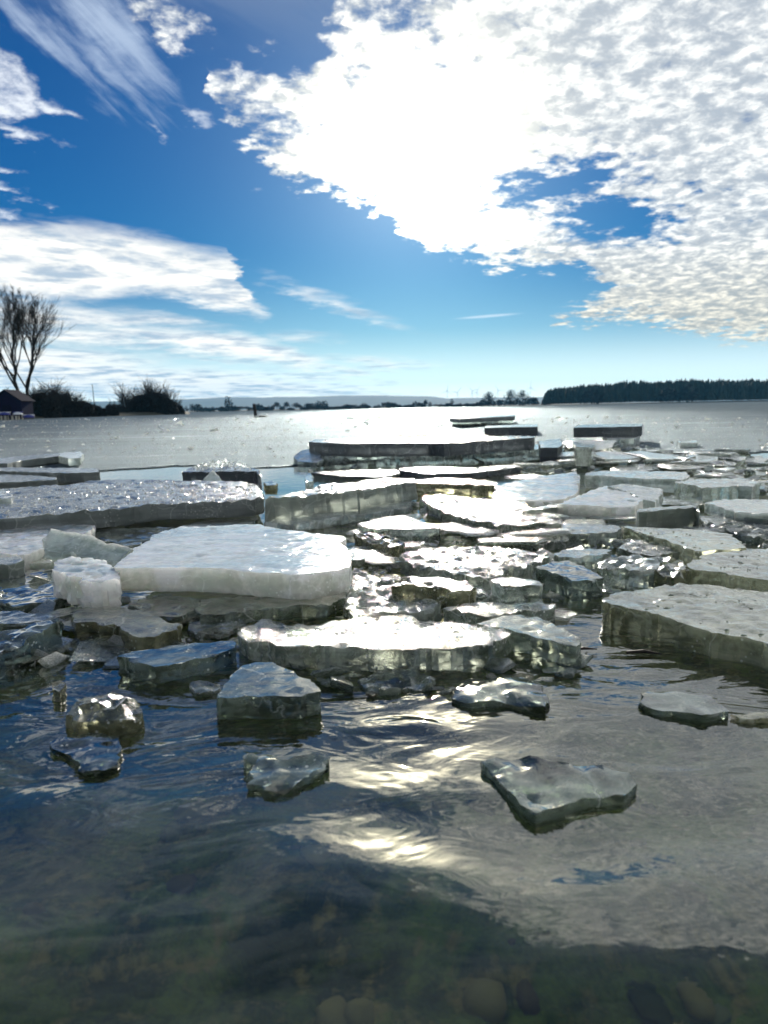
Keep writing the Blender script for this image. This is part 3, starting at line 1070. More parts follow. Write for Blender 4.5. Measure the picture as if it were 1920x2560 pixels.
# ------------------------------------------------------------------ built things on the shore
def box(V, F, x0, x1, y0, y1, z0, z1):
    b = len(V)
    V += [(x0, y0, z0), (x1, y0, z0), (x1, y1, z0), (x0, y1, z0), (x0, y0, z1), (x1, y0, z1), (x1, y1, z1), (x0, y1, z1)]
    F += [(b, b + 3, b + 2, b + 1), (b + 4, b + 5, b + 6, b + 7), (b, b + 1, b + 5, b + 4), (b + 1, b + 2, b + 6, b + 5), (b + 2, b + 3, b + 7, b + 6), (b + 3, b, b + 4, b + 7)]


def build_shore_things():
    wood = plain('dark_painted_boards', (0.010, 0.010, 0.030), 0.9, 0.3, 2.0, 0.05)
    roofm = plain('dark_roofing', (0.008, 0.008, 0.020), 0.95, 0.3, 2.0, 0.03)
    pale = plain('pale_weathered_wood', (0.50, 0.47, 0.40), 0.8, 0.25, 3.0)
    tarp = plain('blue_tarpaulin', (0.03, 0.04, 0.22), 0.4, 0.4, 2.0, 0.5)
    hull = plain('white_hull_paint', (0.75, 0.76, 0.78), 0.35, 0.05, 2.0, 0.5)
    postm = plain('wet_dark_wood', (0.022, 0.018, 0.015), 0.7, 0.4, 5.0)
    steel = plain('pale_grey_paint', (0.55, 0.57, 0.60), 0.5, 0.05, 0.1)
    # boathouse
    D = 74.0
    c = atdepth(34, 1040, D)
    root = empty('boathouse', (c.x, D, 0.35), 'small dark boathouse with a low gable roof under the poplars', 'boathouse')
    k = D / FPX
    hw = 36 * k
    eave, ridge = (1040 - 1002) * k, (1040 - 977) * k
    V, F = [], []
    box(V, F, -hw, hw, -1.2, 1.2, -0.3, eave - .02)
    b = len(V)
    V += [(-hw, -1.2, eave - .02), (hw, -1.2, eave - .02), (0, -1.2, ridge - .08), (-hw, 1.2, eave - .02), (hw, 1.2, eave - .02), (0, 1.2, ridge - .08)]
    F += [(b, b + 1, b + 2), (b + 4, b + 3, b + 5)]
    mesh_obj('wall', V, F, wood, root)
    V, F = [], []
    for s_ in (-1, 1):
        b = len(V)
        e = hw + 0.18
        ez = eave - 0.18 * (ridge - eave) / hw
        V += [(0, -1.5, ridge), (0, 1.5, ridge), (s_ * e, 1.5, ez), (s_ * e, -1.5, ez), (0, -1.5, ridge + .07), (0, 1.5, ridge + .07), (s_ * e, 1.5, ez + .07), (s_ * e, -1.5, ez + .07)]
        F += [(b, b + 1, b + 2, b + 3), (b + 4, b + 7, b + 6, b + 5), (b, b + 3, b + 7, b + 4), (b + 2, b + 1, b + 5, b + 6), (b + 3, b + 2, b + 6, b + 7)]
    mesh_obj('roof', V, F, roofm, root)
    V, F = [], []
    box(V, F, -0.42, 0.42, -1.26, -1.203, -0.3, 1.05)
    dr = mesh_obj('door', V, F, roofm, root)
    # jetty with pale posts
    DJ = 70.0
    cj = atdepth(10, 1046, DJ)
    root = empty('jetty', (cj.x, DJ, 0.0), 'low wooden jetty on pale posts in front of the boathouse', 'jetty')
    kj = DJ / FPX
    x0, x1 = -60 * kj, 44 * kj
    npl = 22
    V, F = [], []
    box(V, F, -0.11, 0.11, -0.7, 0.7, 0.0, 0.04)
    pl0 = None
    for i in range(npl):
        x = x0 + (x1 - x0) * (i + .5) / npl
        if pl0 is None:
            o = mesh_obj('plank', V, F, wood, root)
            pl0 = o
        else:
            o = pl0.copy()
            COL.objects.link(o)
        o.parent = root
        o.location = (x, 0, 0.42 + 0.006 * (i % 3))
        o.scale = (((x1 - x0) / npl - .03) / .22, 1, 1)
    V, F = [], []
    box(V, F, -0.06, 0.06, -0.06, 0.06, -0.3, 0.415)
    p0_ = None
    for px in (-44, -26, 3, 12, 22, 39, 48):
        for yy in (-0.6, 0.6):
            if p0_ is None:
                o = mesh_obj('post', V, F, pale, root)
                p0_ = o
            else:
                o = p0_.copy()
                COL.objects.link(o)
            o.parent = root
            o.location = ((px - 10) * kj, yy, 0)
    # two covered boats lying on the jetty
    for i, (px, lb, mt, L) in enumerate(((12, 'upturned blue-covered boat lying on the jetty at the photo edge', tarp, 1.0), (44, 'small white boat under a blue cover, lying on the jetty end', hull, 0.8), (68, 'dark blue covered boat drawn up on the bank beside the jetty', tarp, 1.0))):
        q = atdepth(px, 1034, DJ - 0.1 * i)
        r_ = empty('boat', (q.x, DJ - 0.1 + 0.05 * i, 0.475 if i < 2 else 0.20), lb, 'boat')
        V, F = [], []
        N, K = 10, 7
        for a_ in range(N + 1):
            t = a_ / N * 2 - 1
            w_ = 0.32 * (1 - abs(t) ** 2.4) + .015
            for b_ in range(K + 1):
                th = math.pi * b_ / K
                V.append((t * L * .62, -math.cos(th) * w_, 0.02 + math.sin(th) * w_ * 0.75))
        for a_ in range(N):
            for b_ in range(K):
                z_ = a_ * (K + 1) + b_
                F.append((z_, z_ + 1, z_ + K + 2, z_ + K + 1))
        mesh_obj('hull', V, F, mt, r_, smooth=True)
        V, F = [], []
        box(V, F, -L * .60, L * .60, -0.018, 0.018, 0.2, 0.29)
        mesh_obj('keel', V, F, hull if mt is tarp else tarp, r_)
    # thin pole on the bank
    q = atdepth(238, 1034, 112)
    T = Tubes()
    T.seg(Vector((0, 0, -.4)), Vector((-0.12, 0, atdepth(236, 962, 112).z - 0.4)), 0.07, 0.05, 6)
    T.seg(Vector((-0.12, 0, atdepth(236, 962, 112).z - 0.4)), Vector((-0.12, 0, atdepth(236, 961, 112).z - 0.35)), 0.09, 0.02, 6)
    tag(mesh_obj('pole', T.v, T.f, postm, loc=None), 'thin upright pole rising from the scrub on the left bank', 'pole').location = (q.x, 112, 0.4)
    # leaning post in the ice
    D = 58.0
    q = atdepth(639, 1039, D)
    tp = atdepth(635, 1010, D)
    T = Tubes()
    L = [Vector((0, 0, -.3)), Vector((0, 0, 0.1)), Vector(((tp.x - q.x) * .55, 0, (tp.z) * .55)), Vector((tp.x - q.x, 0, tp.z)), Vector((tp.x - q.x + .01, 0, tp.z + .03))]
    rr = [.12, .12, .115, .125, .05]
    for i in range(4):
        T.seg(L[i], L[i + 1], rr[i], rr[i + 1], 9)
    tag(mesh_obj('mooring_post', T.v, T.f, postm, loc=None, smooth=True, sharp=50), 'dark leaning wooden post frozen into the lake', 'post').location = (q.x, D, 0.0)
    # little raft beside it
    D = 49.0
    q = atdepth(651, 1045, D)
    root = empty('raft', (q.x, D, 0.012), 'low flat wooden raft frozen in beside the leaning post', 'raft')
    V, F = [], []
    box(V, F, -.36, .36, -.06, .06, 0, .06)
    bear = mesh_obj('bearer', V, F, postm, root)
    bear.location = (0, -.25, 0)
    o = bear.copy()
    COL.objects.link(o)
    o.parent = root
    o.location = (0, .25, 0)
    V, F = [], []
    box(V, F, -.05, .05, -.34, .34, .063, .10)
    b0 = None
    for i in range(6):
        o = mesh_obj('plank', V, F, pale, root) if b0 is None else b0.copy()
        if b0 is None:
            b0 = o
        else:
            COL.objects.link(o)
        o.parent = root
        o.location = (-.30 + i * .12, 0, 0.002 * (i % 2))
    # wind turbines
    for i, (hx, hy, ph, lb) in enumerate(((1118, 977, 8, 'hazy wind turbine on the hills, first from the frozen bay side'), (1143, 981, 40, 'faintest wind turbine, second along the row on the hills'), (1181, 977, 75, 'hazy wind turbine above the far trees, third along the row'),
                                         (1192, 981, 20, 'small faint wind turbine close beside the third one'), (1245, 976, 92, 'wind turbine between the first and second round bare trees'), (1279, 980, 50, 'faint wind turbine just above the middle round bare tree'),
                                         (1326, 969, 3, 'tallest wind turbine, standing next to the pine wood'))):
        D = 5200.0
        h = atdepth(hx, hy, D)
        r_ = empty('wind_turbine', (h.x, D, 0), lb, 'wind turbine', None)
        T = Tubes()
        T.seg(Vector((0, 0, -5)), Vector((0, 0, h.z - 2)), 1.8, 1.0, 10)
        mesh_obj('tower', T.v, T.f, steel, r_, smooth=True)
        V, F = [], []
        box(V, F, -2, 2, -6, 6, h.z - 2, h.z + 2.2)
        mesh_obj('nacelle', V, F, steel, r_)
        for b_ in range(3):
            T = Tubes()
            t = R(ph + 120 * b_)
            d = Vector((math.sin(t), 0, math.cos(t)))
            o_ = Vector((0, -7, h.z))
            T.seg(o_, o_ + d * 9, 0.8, 1.3, 5)
            T.seg(o_ + d * 9, o_ + d * 46, 1.3, 0.4, 5)
            mesh_obj('blade', T.v, T.f, steel, r_)


build_shore_things()


# ------------------------------------------------------------------ ice
def build_ice():
    f = floe
    # --- far slabs standing out of the frozen lake
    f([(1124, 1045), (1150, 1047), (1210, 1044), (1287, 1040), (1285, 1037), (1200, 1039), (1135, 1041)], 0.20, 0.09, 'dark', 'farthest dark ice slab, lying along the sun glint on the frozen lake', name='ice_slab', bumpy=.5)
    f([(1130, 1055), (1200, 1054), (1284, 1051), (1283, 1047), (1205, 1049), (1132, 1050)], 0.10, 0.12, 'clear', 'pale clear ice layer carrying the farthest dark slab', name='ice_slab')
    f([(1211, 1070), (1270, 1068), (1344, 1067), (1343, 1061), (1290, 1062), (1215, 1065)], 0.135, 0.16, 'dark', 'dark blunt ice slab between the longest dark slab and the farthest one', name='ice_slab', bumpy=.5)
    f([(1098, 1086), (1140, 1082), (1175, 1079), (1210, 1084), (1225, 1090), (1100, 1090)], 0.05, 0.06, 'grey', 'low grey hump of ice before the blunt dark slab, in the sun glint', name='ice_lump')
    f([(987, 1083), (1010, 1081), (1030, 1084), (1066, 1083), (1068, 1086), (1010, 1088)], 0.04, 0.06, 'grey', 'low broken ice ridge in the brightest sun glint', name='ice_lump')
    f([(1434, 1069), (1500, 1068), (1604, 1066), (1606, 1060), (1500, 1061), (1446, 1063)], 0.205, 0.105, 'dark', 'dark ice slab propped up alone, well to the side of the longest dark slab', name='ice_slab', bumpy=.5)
    f([(1506, 1096), (1550, 1098), (1585, 1096), (1600, 1090), (1560, 1087), (1510, 1088)], 0.105, 0.13, 'white', 'bright broken ice block propping up the lone dark slab', name='ice_block')
    f([(1428, 1098), (1460, 1096), (1490, 1112), (1480, 1120), (1440, 1116)], 0.09, 0.12, 'clear', 'tilted clear ice wedge under the near end of the lone dark slab', a=-.15, name='ice_block')
    f([(1694, 1104), (1740, 1102), (1744, 1106), (1700, 1108)], 0.06, 0.07, 'white', 'small bright ice block standing by itself on the frozen lake', name='ice_block')
    # --- the long dark slab and what carries it
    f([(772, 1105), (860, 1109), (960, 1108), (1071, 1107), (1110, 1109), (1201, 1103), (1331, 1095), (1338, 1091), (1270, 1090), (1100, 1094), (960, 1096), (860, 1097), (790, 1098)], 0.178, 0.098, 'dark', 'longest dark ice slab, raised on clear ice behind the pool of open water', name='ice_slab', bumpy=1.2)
    f([(800, 1140), (900, 1142), (1000, 1143), (1100, 1139), (1220, 1131), (1367, 1122), (1372, 1112), (1200, 1108), (900, 1112), (800, 1118)], 0.078, 0.16, 'clear', 'clear glassy ice layer carrying the longest dark slab', name='ice_slab')
    f([(734, 1142), (752, 1128), (775, 1122), (800, 1135), (808, 1150), (790, 1158), (745, 1154)], 0.075, 0.12, 'clear', 'clear ice lump leaning on the end of the longest dark slab', b=.15, a=.1, name='ice_lump')
    f([(1346, 1104), (1400, 1097), (1406, 1112), (1395, 1120), (1352, 1120)], 0.12, 0.12, 'dark', 'small dark upright ice block at the sunward end of the longest dark slab', name='ice_block')
    f([(1000, 1173), (1060, 1168), (1180, 1170), (1290, 1160), (1300, 1168), (1180, 1182), (1060, 1185)], 0.035, 0.07, 'dark', 'dark wet ice piece in front of the clear layer under the longest slab', name='ice_slab')
    f([(780, 1182), (850, 1176), (980, 1174), (1000, 1180), (960, 1192), (850, 1190)], 0.012, 0.05, 'dark', 'thin dark ice sheet with a bright rim, awash in the open pool', name='ice_slab')
    # --- rear, left side
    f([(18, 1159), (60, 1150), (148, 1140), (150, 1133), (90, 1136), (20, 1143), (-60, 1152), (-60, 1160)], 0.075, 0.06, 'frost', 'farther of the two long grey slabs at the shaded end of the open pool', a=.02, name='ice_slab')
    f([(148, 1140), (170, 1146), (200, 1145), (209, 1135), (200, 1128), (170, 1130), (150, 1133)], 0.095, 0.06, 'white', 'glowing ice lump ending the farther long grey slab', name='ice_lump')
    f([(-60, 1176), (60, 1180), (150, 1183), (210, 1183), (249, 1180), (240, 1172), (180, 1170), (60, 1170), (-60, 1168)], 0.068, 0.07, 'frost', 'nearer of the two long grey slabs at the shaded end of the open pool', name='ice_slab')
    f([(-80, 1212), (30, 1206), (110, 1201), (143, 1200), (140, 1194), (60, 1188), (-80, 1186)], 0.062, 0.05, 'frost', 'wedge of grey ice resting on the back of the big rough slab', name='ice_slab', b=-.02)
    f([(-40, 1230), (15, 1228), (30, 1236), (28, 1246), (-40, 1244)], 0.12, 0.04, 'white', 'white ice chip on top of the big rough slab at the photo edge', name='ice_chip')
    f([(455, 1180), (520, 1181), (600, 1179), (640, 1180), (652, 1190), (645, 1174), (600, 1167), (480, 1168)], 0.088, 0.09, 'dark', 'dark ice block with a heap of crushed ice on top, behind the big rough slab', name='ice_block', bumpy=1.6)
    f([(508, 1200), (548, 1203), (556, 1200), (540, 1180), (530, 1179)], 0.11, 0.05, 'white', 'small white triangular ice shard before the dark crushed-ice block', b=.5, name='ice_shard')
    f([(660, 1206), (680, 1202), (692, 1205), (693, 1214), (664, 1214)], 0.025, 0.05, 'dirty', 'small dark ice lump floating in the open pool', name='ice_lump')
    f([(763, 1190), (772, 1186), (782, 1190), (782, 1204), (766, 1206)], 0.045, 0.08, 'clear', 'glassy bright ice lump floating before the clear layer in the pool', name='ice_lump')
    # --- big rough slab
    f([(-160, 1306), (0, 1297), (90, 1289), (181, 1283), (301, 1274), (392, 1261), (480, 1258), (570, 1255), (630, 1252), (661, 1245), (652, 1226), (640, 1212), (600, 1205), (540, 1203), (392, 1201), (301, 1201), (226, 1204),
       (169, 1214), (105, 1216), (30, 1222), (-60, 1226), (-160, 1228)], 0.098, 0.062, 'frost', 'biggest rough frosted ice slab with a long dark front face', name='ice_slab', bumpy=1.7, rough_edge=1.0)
    f([(480, 1310), (570, 1291), (628, 1284), (645, 1300), (620, 1312), (570, 1316), (480, 1322), (420, 1330)], 0.03, 0.05, 'clear', 'thin clear ice sliver under the end of the big rough slab', b=-.1, name='ice_slab')
    # --- centre tilted slab
    f([(664, 1252), (721, 1246), (781, 1238), (872, 1230), (932, 1222), (980, 1215), (1036, 1206), (1034, 1200), (980, 1198), (872, 1207), (800, 1214), (778, 1226), (721, 1237), (672, 1245)], 0.108, 0.080, 'grey', 'grey tilted ice slab with a sparkling rim in the middle, beside the big rough slab', name='ice_slab', bumpy=2.0, under=.15)
    f([(660, 1306), (733, 1312), (842, 1294), (960, 1280), (1024, 1268), (1028, 1250), (900, 1250), (700, 1275)], 0.030, 0.07, 'white', 'lit crackled ice underneath the grey tilted slab', name='ice_slab')
    f([(897, 1312), (950, 1303), (1040, 1306), (1105, 1312), (1100, 1320), (1000, 1322), (920, 1322)], 0.050, 0.065, 'clear', 'clear ice block with a dark cracked end, before the grey tilted slab', name='ice_block')
    f([(888, 1336), (935, 1328), (985, 1342), (1015, 1372), (985, 1376), (930, 1356), (890, 1346)], 0.035, 0.05, 'dirty', 'dark crushed ice lump behind the corner of the white slab', name='ice_lump', bumpy=3)
    # --- right field, back
    f([(1040, 1208), (1100, 1210), (1180, 1212), (1243, 1216), (1240, 1206), (1180, 1198), (1100, 1196), (1042, 1200)], 0.055, 0.055, 'dirty', 'olive-sided thin ice slab behind the grey tilted slab', name='ice_slab')
    f([(1231, 1245), (1246, 1253), (1376, 1251), (1412, 1248), (1442, 1233), (1450, 1192), (1439, 1180), (1360, 1190), (1291, 1203), (1239, 1216)], 0.055, 0.06, 'milky', 'large cream-white tilted ice slab, brightest in the back of the broken field', b=.035, name='ice_slab')
    f([(1463, 1190), (1520, 1190), (1570, 1194), (1640, 1197), (1705, 1200), (1722, 1192), (1715, 1180), (1600, 1178), (1500, 1178), (1466, 1182)], 0.075, 0.065, 'white', 'long pale ice slab behind the peaked slab', name='ice_slab')
    f([(1396, 1262), (1420, 1250), (1471, 1230), (1516, 1214), (1560, 1228), (1606, 1250), (1588, 1266), (1540, 1268), (1480, 1266)], 0.075, 0.055, 'milky', 'peaked pale ice slab with a smooth sloping top and a lit front', b=.05, name='ice_slab')
    f([(1520, 1216), (1560, 1211), (1610, 1216), (1656, 1224), (1650, 1240), (1638, 1256), (1605, 1246), (1560, 1226)], 0.085, 0.06, 'white', 'bright ice slab tucked behind the ridge of the peaked slab', b=.1, name='ice_slab')
    f([(1303, 1280), (1360, 1272), (1420, 1267), (1478, 1268), (1480, 1262), (1420, 1258), (1350, 1266)], 0.058, 0.06, 'grey', 'grey-sided ice slab wedged against the front of the peaked slab', name='ice_slab')
    f([(1590, 1283), (1661, 1276), (1739, 1269), (1748, 1278), (1744, 1266), (1721, 1263), (1640, 1268), (1598, 1273)], 0.072, 0.075, 'grey', 'thick grey rectangular ice block right of the peaked slab', name='ice_block')
    f([(1685, 1206), (1740, 1215), (1758, 1222), (1830, 1216), (1900, 1208), (1860, 1196), (1740, 1198)], 0.07, 0.08, 'clear', 'blue-sided clear ice block behind the thin dark-edged slab', name='ice_block')
    f([(1845, 1214), (1880, 1216), (1890, 1208), (1870, 1203), (1850, 1206)], 0.07, 0.08, 'white', 'small lit ice cube beside the blue-sided block', name='ice_block')
    f([(1764, 1258), (1800, 1267), (1839, 1281), (1920, 1284), (2010, 1286), (2010, 1252), (1920, 1249), (1810, 1250)], 0.05, 0.04, 'white', 'thin flat ice slab with a dark edge at the far margin of the field', name='ice_slab')
    f([(1836, 1290), (1880, 1298), (1960, 1302), (2020, 1300), (2010, 1290), (1920, 1288)], 0.032, 0.06, 'grey', 'dark-sided ice piece directly under the thin flat slab', name='ice_slab')
    f([(1056, 1241), (1100, 1236), (1230, 1250), (1310, 1258), (1330, 1275), (1400, 1292), (1406, 1311), (1322, 1313), (1243, 1315), (1192, 1305), (1144, 1290), (1105, 1280), (1070, 1262)], 0.046, 0.05, 'sparkle', 'glittering flat ice floe with a milky ribbed front, below the cream slab', name='ice_floe', bumpy=1.8)
    f([(1330, 1318), (1410, 1312), (1490, 1312), (1560, 1318), (1540, 1330), (1450, 1336), (1350, 1330)], 0.036, 0.05, 'clear', 'clear ice floe before the grey-sided slab', name='ice_floe')
    f([(1550, 1315), (1600, 1318), (1700, 1322), (1760, 1326), (1830, 1338), (1850, 1355), (1863, 1370), (1820, 1374), (1755, 1379), (1730, 1374), (1680, 1358), (1625, 1340)], 0.052, 0.042, 'olive', 'smooth white kite-shaped ice floe with a long dark edge', name='ice_floe', bumpy=.7)
    f([(1545, 1375), (1560, 1352), (1610, 1348), (1700, 1362), (1697, 1378), (1640, 1390), (1580, 1387)], 0.034, 0.045, 'sparkle', 'small ragged white floe below the kite-shaped one', name='ice_floe', bumpy=2)
    f([(1250, 1338), (1340, 1330), (1440, 1340), (1420, 1352), (1330, 1360), (1260, 1352)], 0.026, 0.05, 'sparkle', 'dark-edged wet floe between the ribbed floe and the glint floe', name='ice_floe', bumpy=2)
    f([(1380, 1382), (1440, 1374), (1530, 1374), (1525, 1384), (1440, 1394), (1390, 1396)], 0.036, 0.05, 'clear', 'narrow clear ice bar behind the triangular floe', name='ice_slab')
    f([(1500, 1404), (1560, 1394), (1640, 1398), (1700, 1408), (1712, 1430), (1660, 1436), (1560, 1430), (1500, 1424)], 0.045, 0.07, 'clear', 'heap of clear crinkled ice lumps between the triangular floe and the big right slabs', name='ice_lump', bumpy=3.2, rough_edge=2.4)
    f([(1640, 1424), (1680, 1404), (1716, 1412), (1722, 1436), (1690, 1446), (1650, 1440)], 0.05, 0.06, 'dirty', 'dark crinkled ice lump at the corner of the speckled slab', name='ice_lump', bumpy=5, rough_edge=2)
    f([(1716, 1415), (1760, 1390), (1850, 1378), (1920, 1370), (2030, 1366), (2040, 1468), (1920, 1450), (1800, 1433), (1725, 1424)], 0.055, 0.065, 'olive', 'large white speckled ice slab behind the nearest big slab', name='ice_slab', bumpy=.9)
    # --- middle field
    f([(1000, 1390), (1040, 1378), (1100, 1371), (1200, 1370), (1290, 1376), (1365, 1388), (1372, 1397), (1330, 1412), (1280, 1428), (1235, 1446), (1210, 1449), (1160, 1443), (1110, 1430), (1050, 1424), (1015, 1406)], 0.040, 0.05, 'sparkle', 'flat floe blazing with sun glitter, left of the triangular floe', name='ice_floe', bumpy=2.2)
    f([(1343, 1421), (1385, 1404), (1420, 1402), (1462, 1418), (1506, 1446), (1480, 1454), (1432, 1454), (1400, 1437)], 0.045, 0.09, 'pool', 'triangular ice floe with a pale top and dark hollow sides', name='ice_floe', b=.04)
    f([(1230, 1453), (1255, 1446), (1300, 1447), (1350, 1455), (1352, 1463), (1300, 1467), (1262, 1467)], 0.060, 0.06, 'clear', 'small pale-topped ice block in front of the triangular floe', name='ice_block')
    f([(980, 1462), (1010, 1445), (1100, 1443), (1160, 1455), (1195, 1470), (1140, 1481), (1060, 1473)], 0.055, 0.075, 'dirty', 'grey-sided glittering floe left of the small pale-topped block', name='ice_floe', bumpy=2.2)
    f([(885, 1425), (930, 1438), (1000, 1465), (1060, 1492), (1105, 1520), (1060, 1530), (960, 1533), (890, 1550), (862, 1510), (872, 1470)], 0.028, 0.05, 'sparkle', 'rough glittering floe touching the corner of the white slab', name='ice_floe', bumpy=3)
    f([(1110, 1524), (1180, 1505), (1300, 1507), (1392, 1512), (1388, 1521), (1300, 1529), (1240, 1538), (1190, 1541)], 0.034, 0.035, 'sparkle', 'narrow flat floe with an amber shadow line, behind the front floe', name='ice_floe', bumpy=1.6)
    f([(1195, 1564), (1260, 1541), (1300, 1535), (1350, 1545), (1400, 1570), (1456, 1604), (1440, 1613), (1380, 1602), (1330, 1592), (1290, 1580)], 0.036, 0.05, 'wet', 'wet dark-sided floe with drip marks beside the front floe', name='ice_floe')
    f([(595, 1585), (625, 1560), (676, 1547), (703, 1554), (720, 1567), (781, 1562), (854, 1551), (917, 1543), (1000, 1540), (1080, 1554), (1195, 1563), (1286, 1575), (1276, 1582), (1225, 1608), (1171, 1621), (1080, 1625), (960, 1630), (902, 1624), (811, 1620), (691, 1614), (625, 1604)],
      0.036, 0.055, 'sparkle', 'long front floe with a ribbed grey-green front face, at the edge of the open water', name='ice_floe', bumpy=1.6)
    f([(1125, 1745), (1165, 1700), (1260, 1692), (1330, 1700), (1355, 1720), (1372, 1756), (1360, 1772), (1300, 1768), (1180, 1758)], 0.008, 0.05, 'pool', 'dark drowned ice lump with a bright dripping tip, just before the long front floe', name='ice_lump', bumpy=1.4, dome=.006)
    f([(905, 1700), (960, 1672), (1040, 1680), (1090, 1700), (1070, 1722), (980, 1732), (920, 1725)], 0.004, 0.05, 'wet', 'glassy ice awash under the lip of the long front floe', name='ice_lump', bumpy=3)
    # --- nearest big slab on the right
    f([(1505, 1500), (1540, 1485), (1620, 1472), (1700, 1462), (1800, 1466), (1920, 1480), (2090, 1500), (2090, 1668), (1920, 1612), (1850, 1594), (1780, 1584), (1740, 1570), (1690, 1552), (1600, 1528), (1530, 1514)], 0.046, 0.075, 'olive', 'nearest big pale slab with pitted top and olive front face', name='ice_slab', bumpy=1.2)
    f([(1610, 1734), (1637, 1728), (1691, 1733), (1782, 1743), (1821, 1766), (1816, 1782), (1770, 1794), (1700, 1786), (1637, 1774), (1608, 1760)], 0.010, 0.04, 'pool', 'glassy floe awash with a glinting end, in front of the nearest big slab', name='ice_floe', bumpy=.7)
    f([(1815, 1784), (1850, 1782), (1960, 1786), (1960, 1797), (1850, 1796)], 0.008, 0.03, 'dirty', 'thin dark ice bar next to the glassy awash floe', name='ice_shard')
    f([(1201, 1908), (1236, 1896), (1300, 1900), (1367, 1908), (1506, 1920), (1571, 1938), (1592, 1962), (1556, 1985), (1460, 2005), (1390, 2024), (1340, 2034), (1305, 2012), (1245, 1955)], 0.012, 0.035, 'pool', 'lone clear wedge of ice drifting nearest in the open water', name='ice_wedge', bumpy=1.6, rough_edge=.45)
    # --- centre left: the white slab and neighbours
    f([(286, 1420), (350, 1420), (480, 1420), (558, 1423), (673, 1433), (736, 1437), (775, 1435), (820, 1428), (872, 1419), (878, 1396), (867, 1372), (850, 1357), (866, 1345), (850, 1339), (781, 1333), (739, 1327), (691, 1321), (643, 1311), (600, 1312), (540, 1316), (452, 1317), (407, 1329),
       (380, 1339), (374, 1351), (335, 1372), (313, 1393), (289, 1410)], 0.098, 0.056, 'milky', 'big bright white ice slab with a glowing milky front, the main floe', name='ice_slab', bumpy=.6, rough_edge=.45)
    f([(480, 1502), (600, 1489), (740, 1486), (850, 1478), (884, 1488), (815, 1514), (740, 1517), (590, 1530), (500, 1540)], 0.026, 0.045, 'wet', 'thin clear ice shelf with a green front, under the main white slab', name='ice_slab')
    f([(325, 1512), (380, 1492), (450, 1490), (500, 1502), (490, 1520), (450, 1545), (420, 1552), (370, 1532)], 0.028, 0.04, 'wet', 'clear scratched ice plate leaning below the main white slab', name='ice_slab', a=-.05, b=.04)
    f([(480, 1545), (540, 1530), (600, 1540), (620, 1562), (560, 1585), (500, 1590), (470, 1570)], 0.012, 0.04, 'clear', 'glassy half-drowned ice plate left of the long front floe', name='ice_slab', bumpy=2)
    f([(134, 1432), (150, 1398), (175, 1392), (240, 1400), (287, 1414), (298, 1448), (275, 1456), (215, 1459), (196, 1446)], 0.088, 0.062, 'milky', 'small white rough-faced ice block touching the main white slab', name='ice_block', bumpy=1.6, rough_edge=1.8)
    f([(112, 1372), (108, 1348), (128, 1325), (165, 1328), (230, 1343), (335, 1372), (316, 1392), (292, 1402), (215, 1392), (150, 1382)], 0.075, 0.03, 'white', 'tilted grey glassy ice plate propped behind the small white block', b=.55, a=-.10, name='ice_slab')
    f([(-60, 1335), (20, 1320), (120, 1312), (236, 1315), (228, 1330), (170, 1345), (110, 1372), (60, 1388), (0, 1384), (-60, 1376)], 0.058, 0.05, 'milky', 'flat white ice slab under the front of the big rough slab, at the photo edge', name='ice_slab')
    f([(-20, 1392), (40, 1386), (115, 1386), (150, 1398), (110, 1408), (40, 1410), (-20, 1402)], 0.030, 0.03, 'white', 'thin lit ice ledge between the flat white slab and the dark wet floe', name='ice_slab')
    f([(235, 1322), (330, 1322), (440, 1320), (405, 1334), (375, 1350), (330, 1368), (250, 1348)], 0.028, 0.04, 'wet', 'wet blue-reflecting ice between the flat white slab and the main one', name='ice_floe')
    f([(-60, 1402), (30, 1394), (52, 1392), (58, 1402), (20, 1412), (-60, 1416)], 0.060, 0.05, 'grey', 'small blue-grey ice chunk at the photo edge above the dark wet floe', name='ice_block')
    f([(-90, 1470), (-20, 1440), (60, 1424), (140, 1422), (155, 1460), (172, 1490), (120, 1508), (35, 1518), (-20, 1500)], 0.022, 0.05, 'pool', 'dark wet floe with a blue sheen and brown edge, left of the small white block', name='ice_floe')
    f([(-40, 1532), (20, 1528), (110, 1538), (140, 1528), (200, 1512), (290, 1508), (300, 1514), (200, 1528), (130, 1548), (40, 1560), (-40, 1560)], 0.020, 0.04, 'wet', 'narrow dark ice strip between the blue-sheen floe and the brown-fronted one', name='ice_slab')
    f([(168, 1545), (175, 1530), (241, 1519), (301, 1518), (362, 1527), (419, 1554), (446, 1562), (443, 1572), (386, 1591), (347, 1593), (280, 1566), (215, 1558), (190, 1560)], 0.038, 0.048, 'dirty', 'brown-fronted floe with a pale pitted top', name='ice_floe')
    f([(-60, 1600), (0, 1585), (60, 1568), (140, 1551), (150, 1560), (100, 1585), (62, 1612), (0, 1637), (-60, 1655)], 0.045, 0.06, 'pool', 'tilted ice slab with a bright blue rippled top at the photo edge', a=.03, b=.04, name='ice_slab', bumpy=2)
    f([(160, 1608), (215, 1590), (260, 1590), (300, 1610), (320, 1632), (250, 1640), (180, 1630)], 0.008, 0.05, 'wet', 'striped half-sunk ice lump below the brown-fronted floe', name='ice_lump', bumpy=4)
    f([(298, 1642), (325, 1628), (407, 1620), (497, 1608), (578, 1602), (587, 1618), (531, 1637), (467, 1652), (386, 1667), (335, 1652)], 0.028, 0.042, 'pool', 'dark floe with a deep blue pool on its top', name='ice_floe', bumpy=.5)
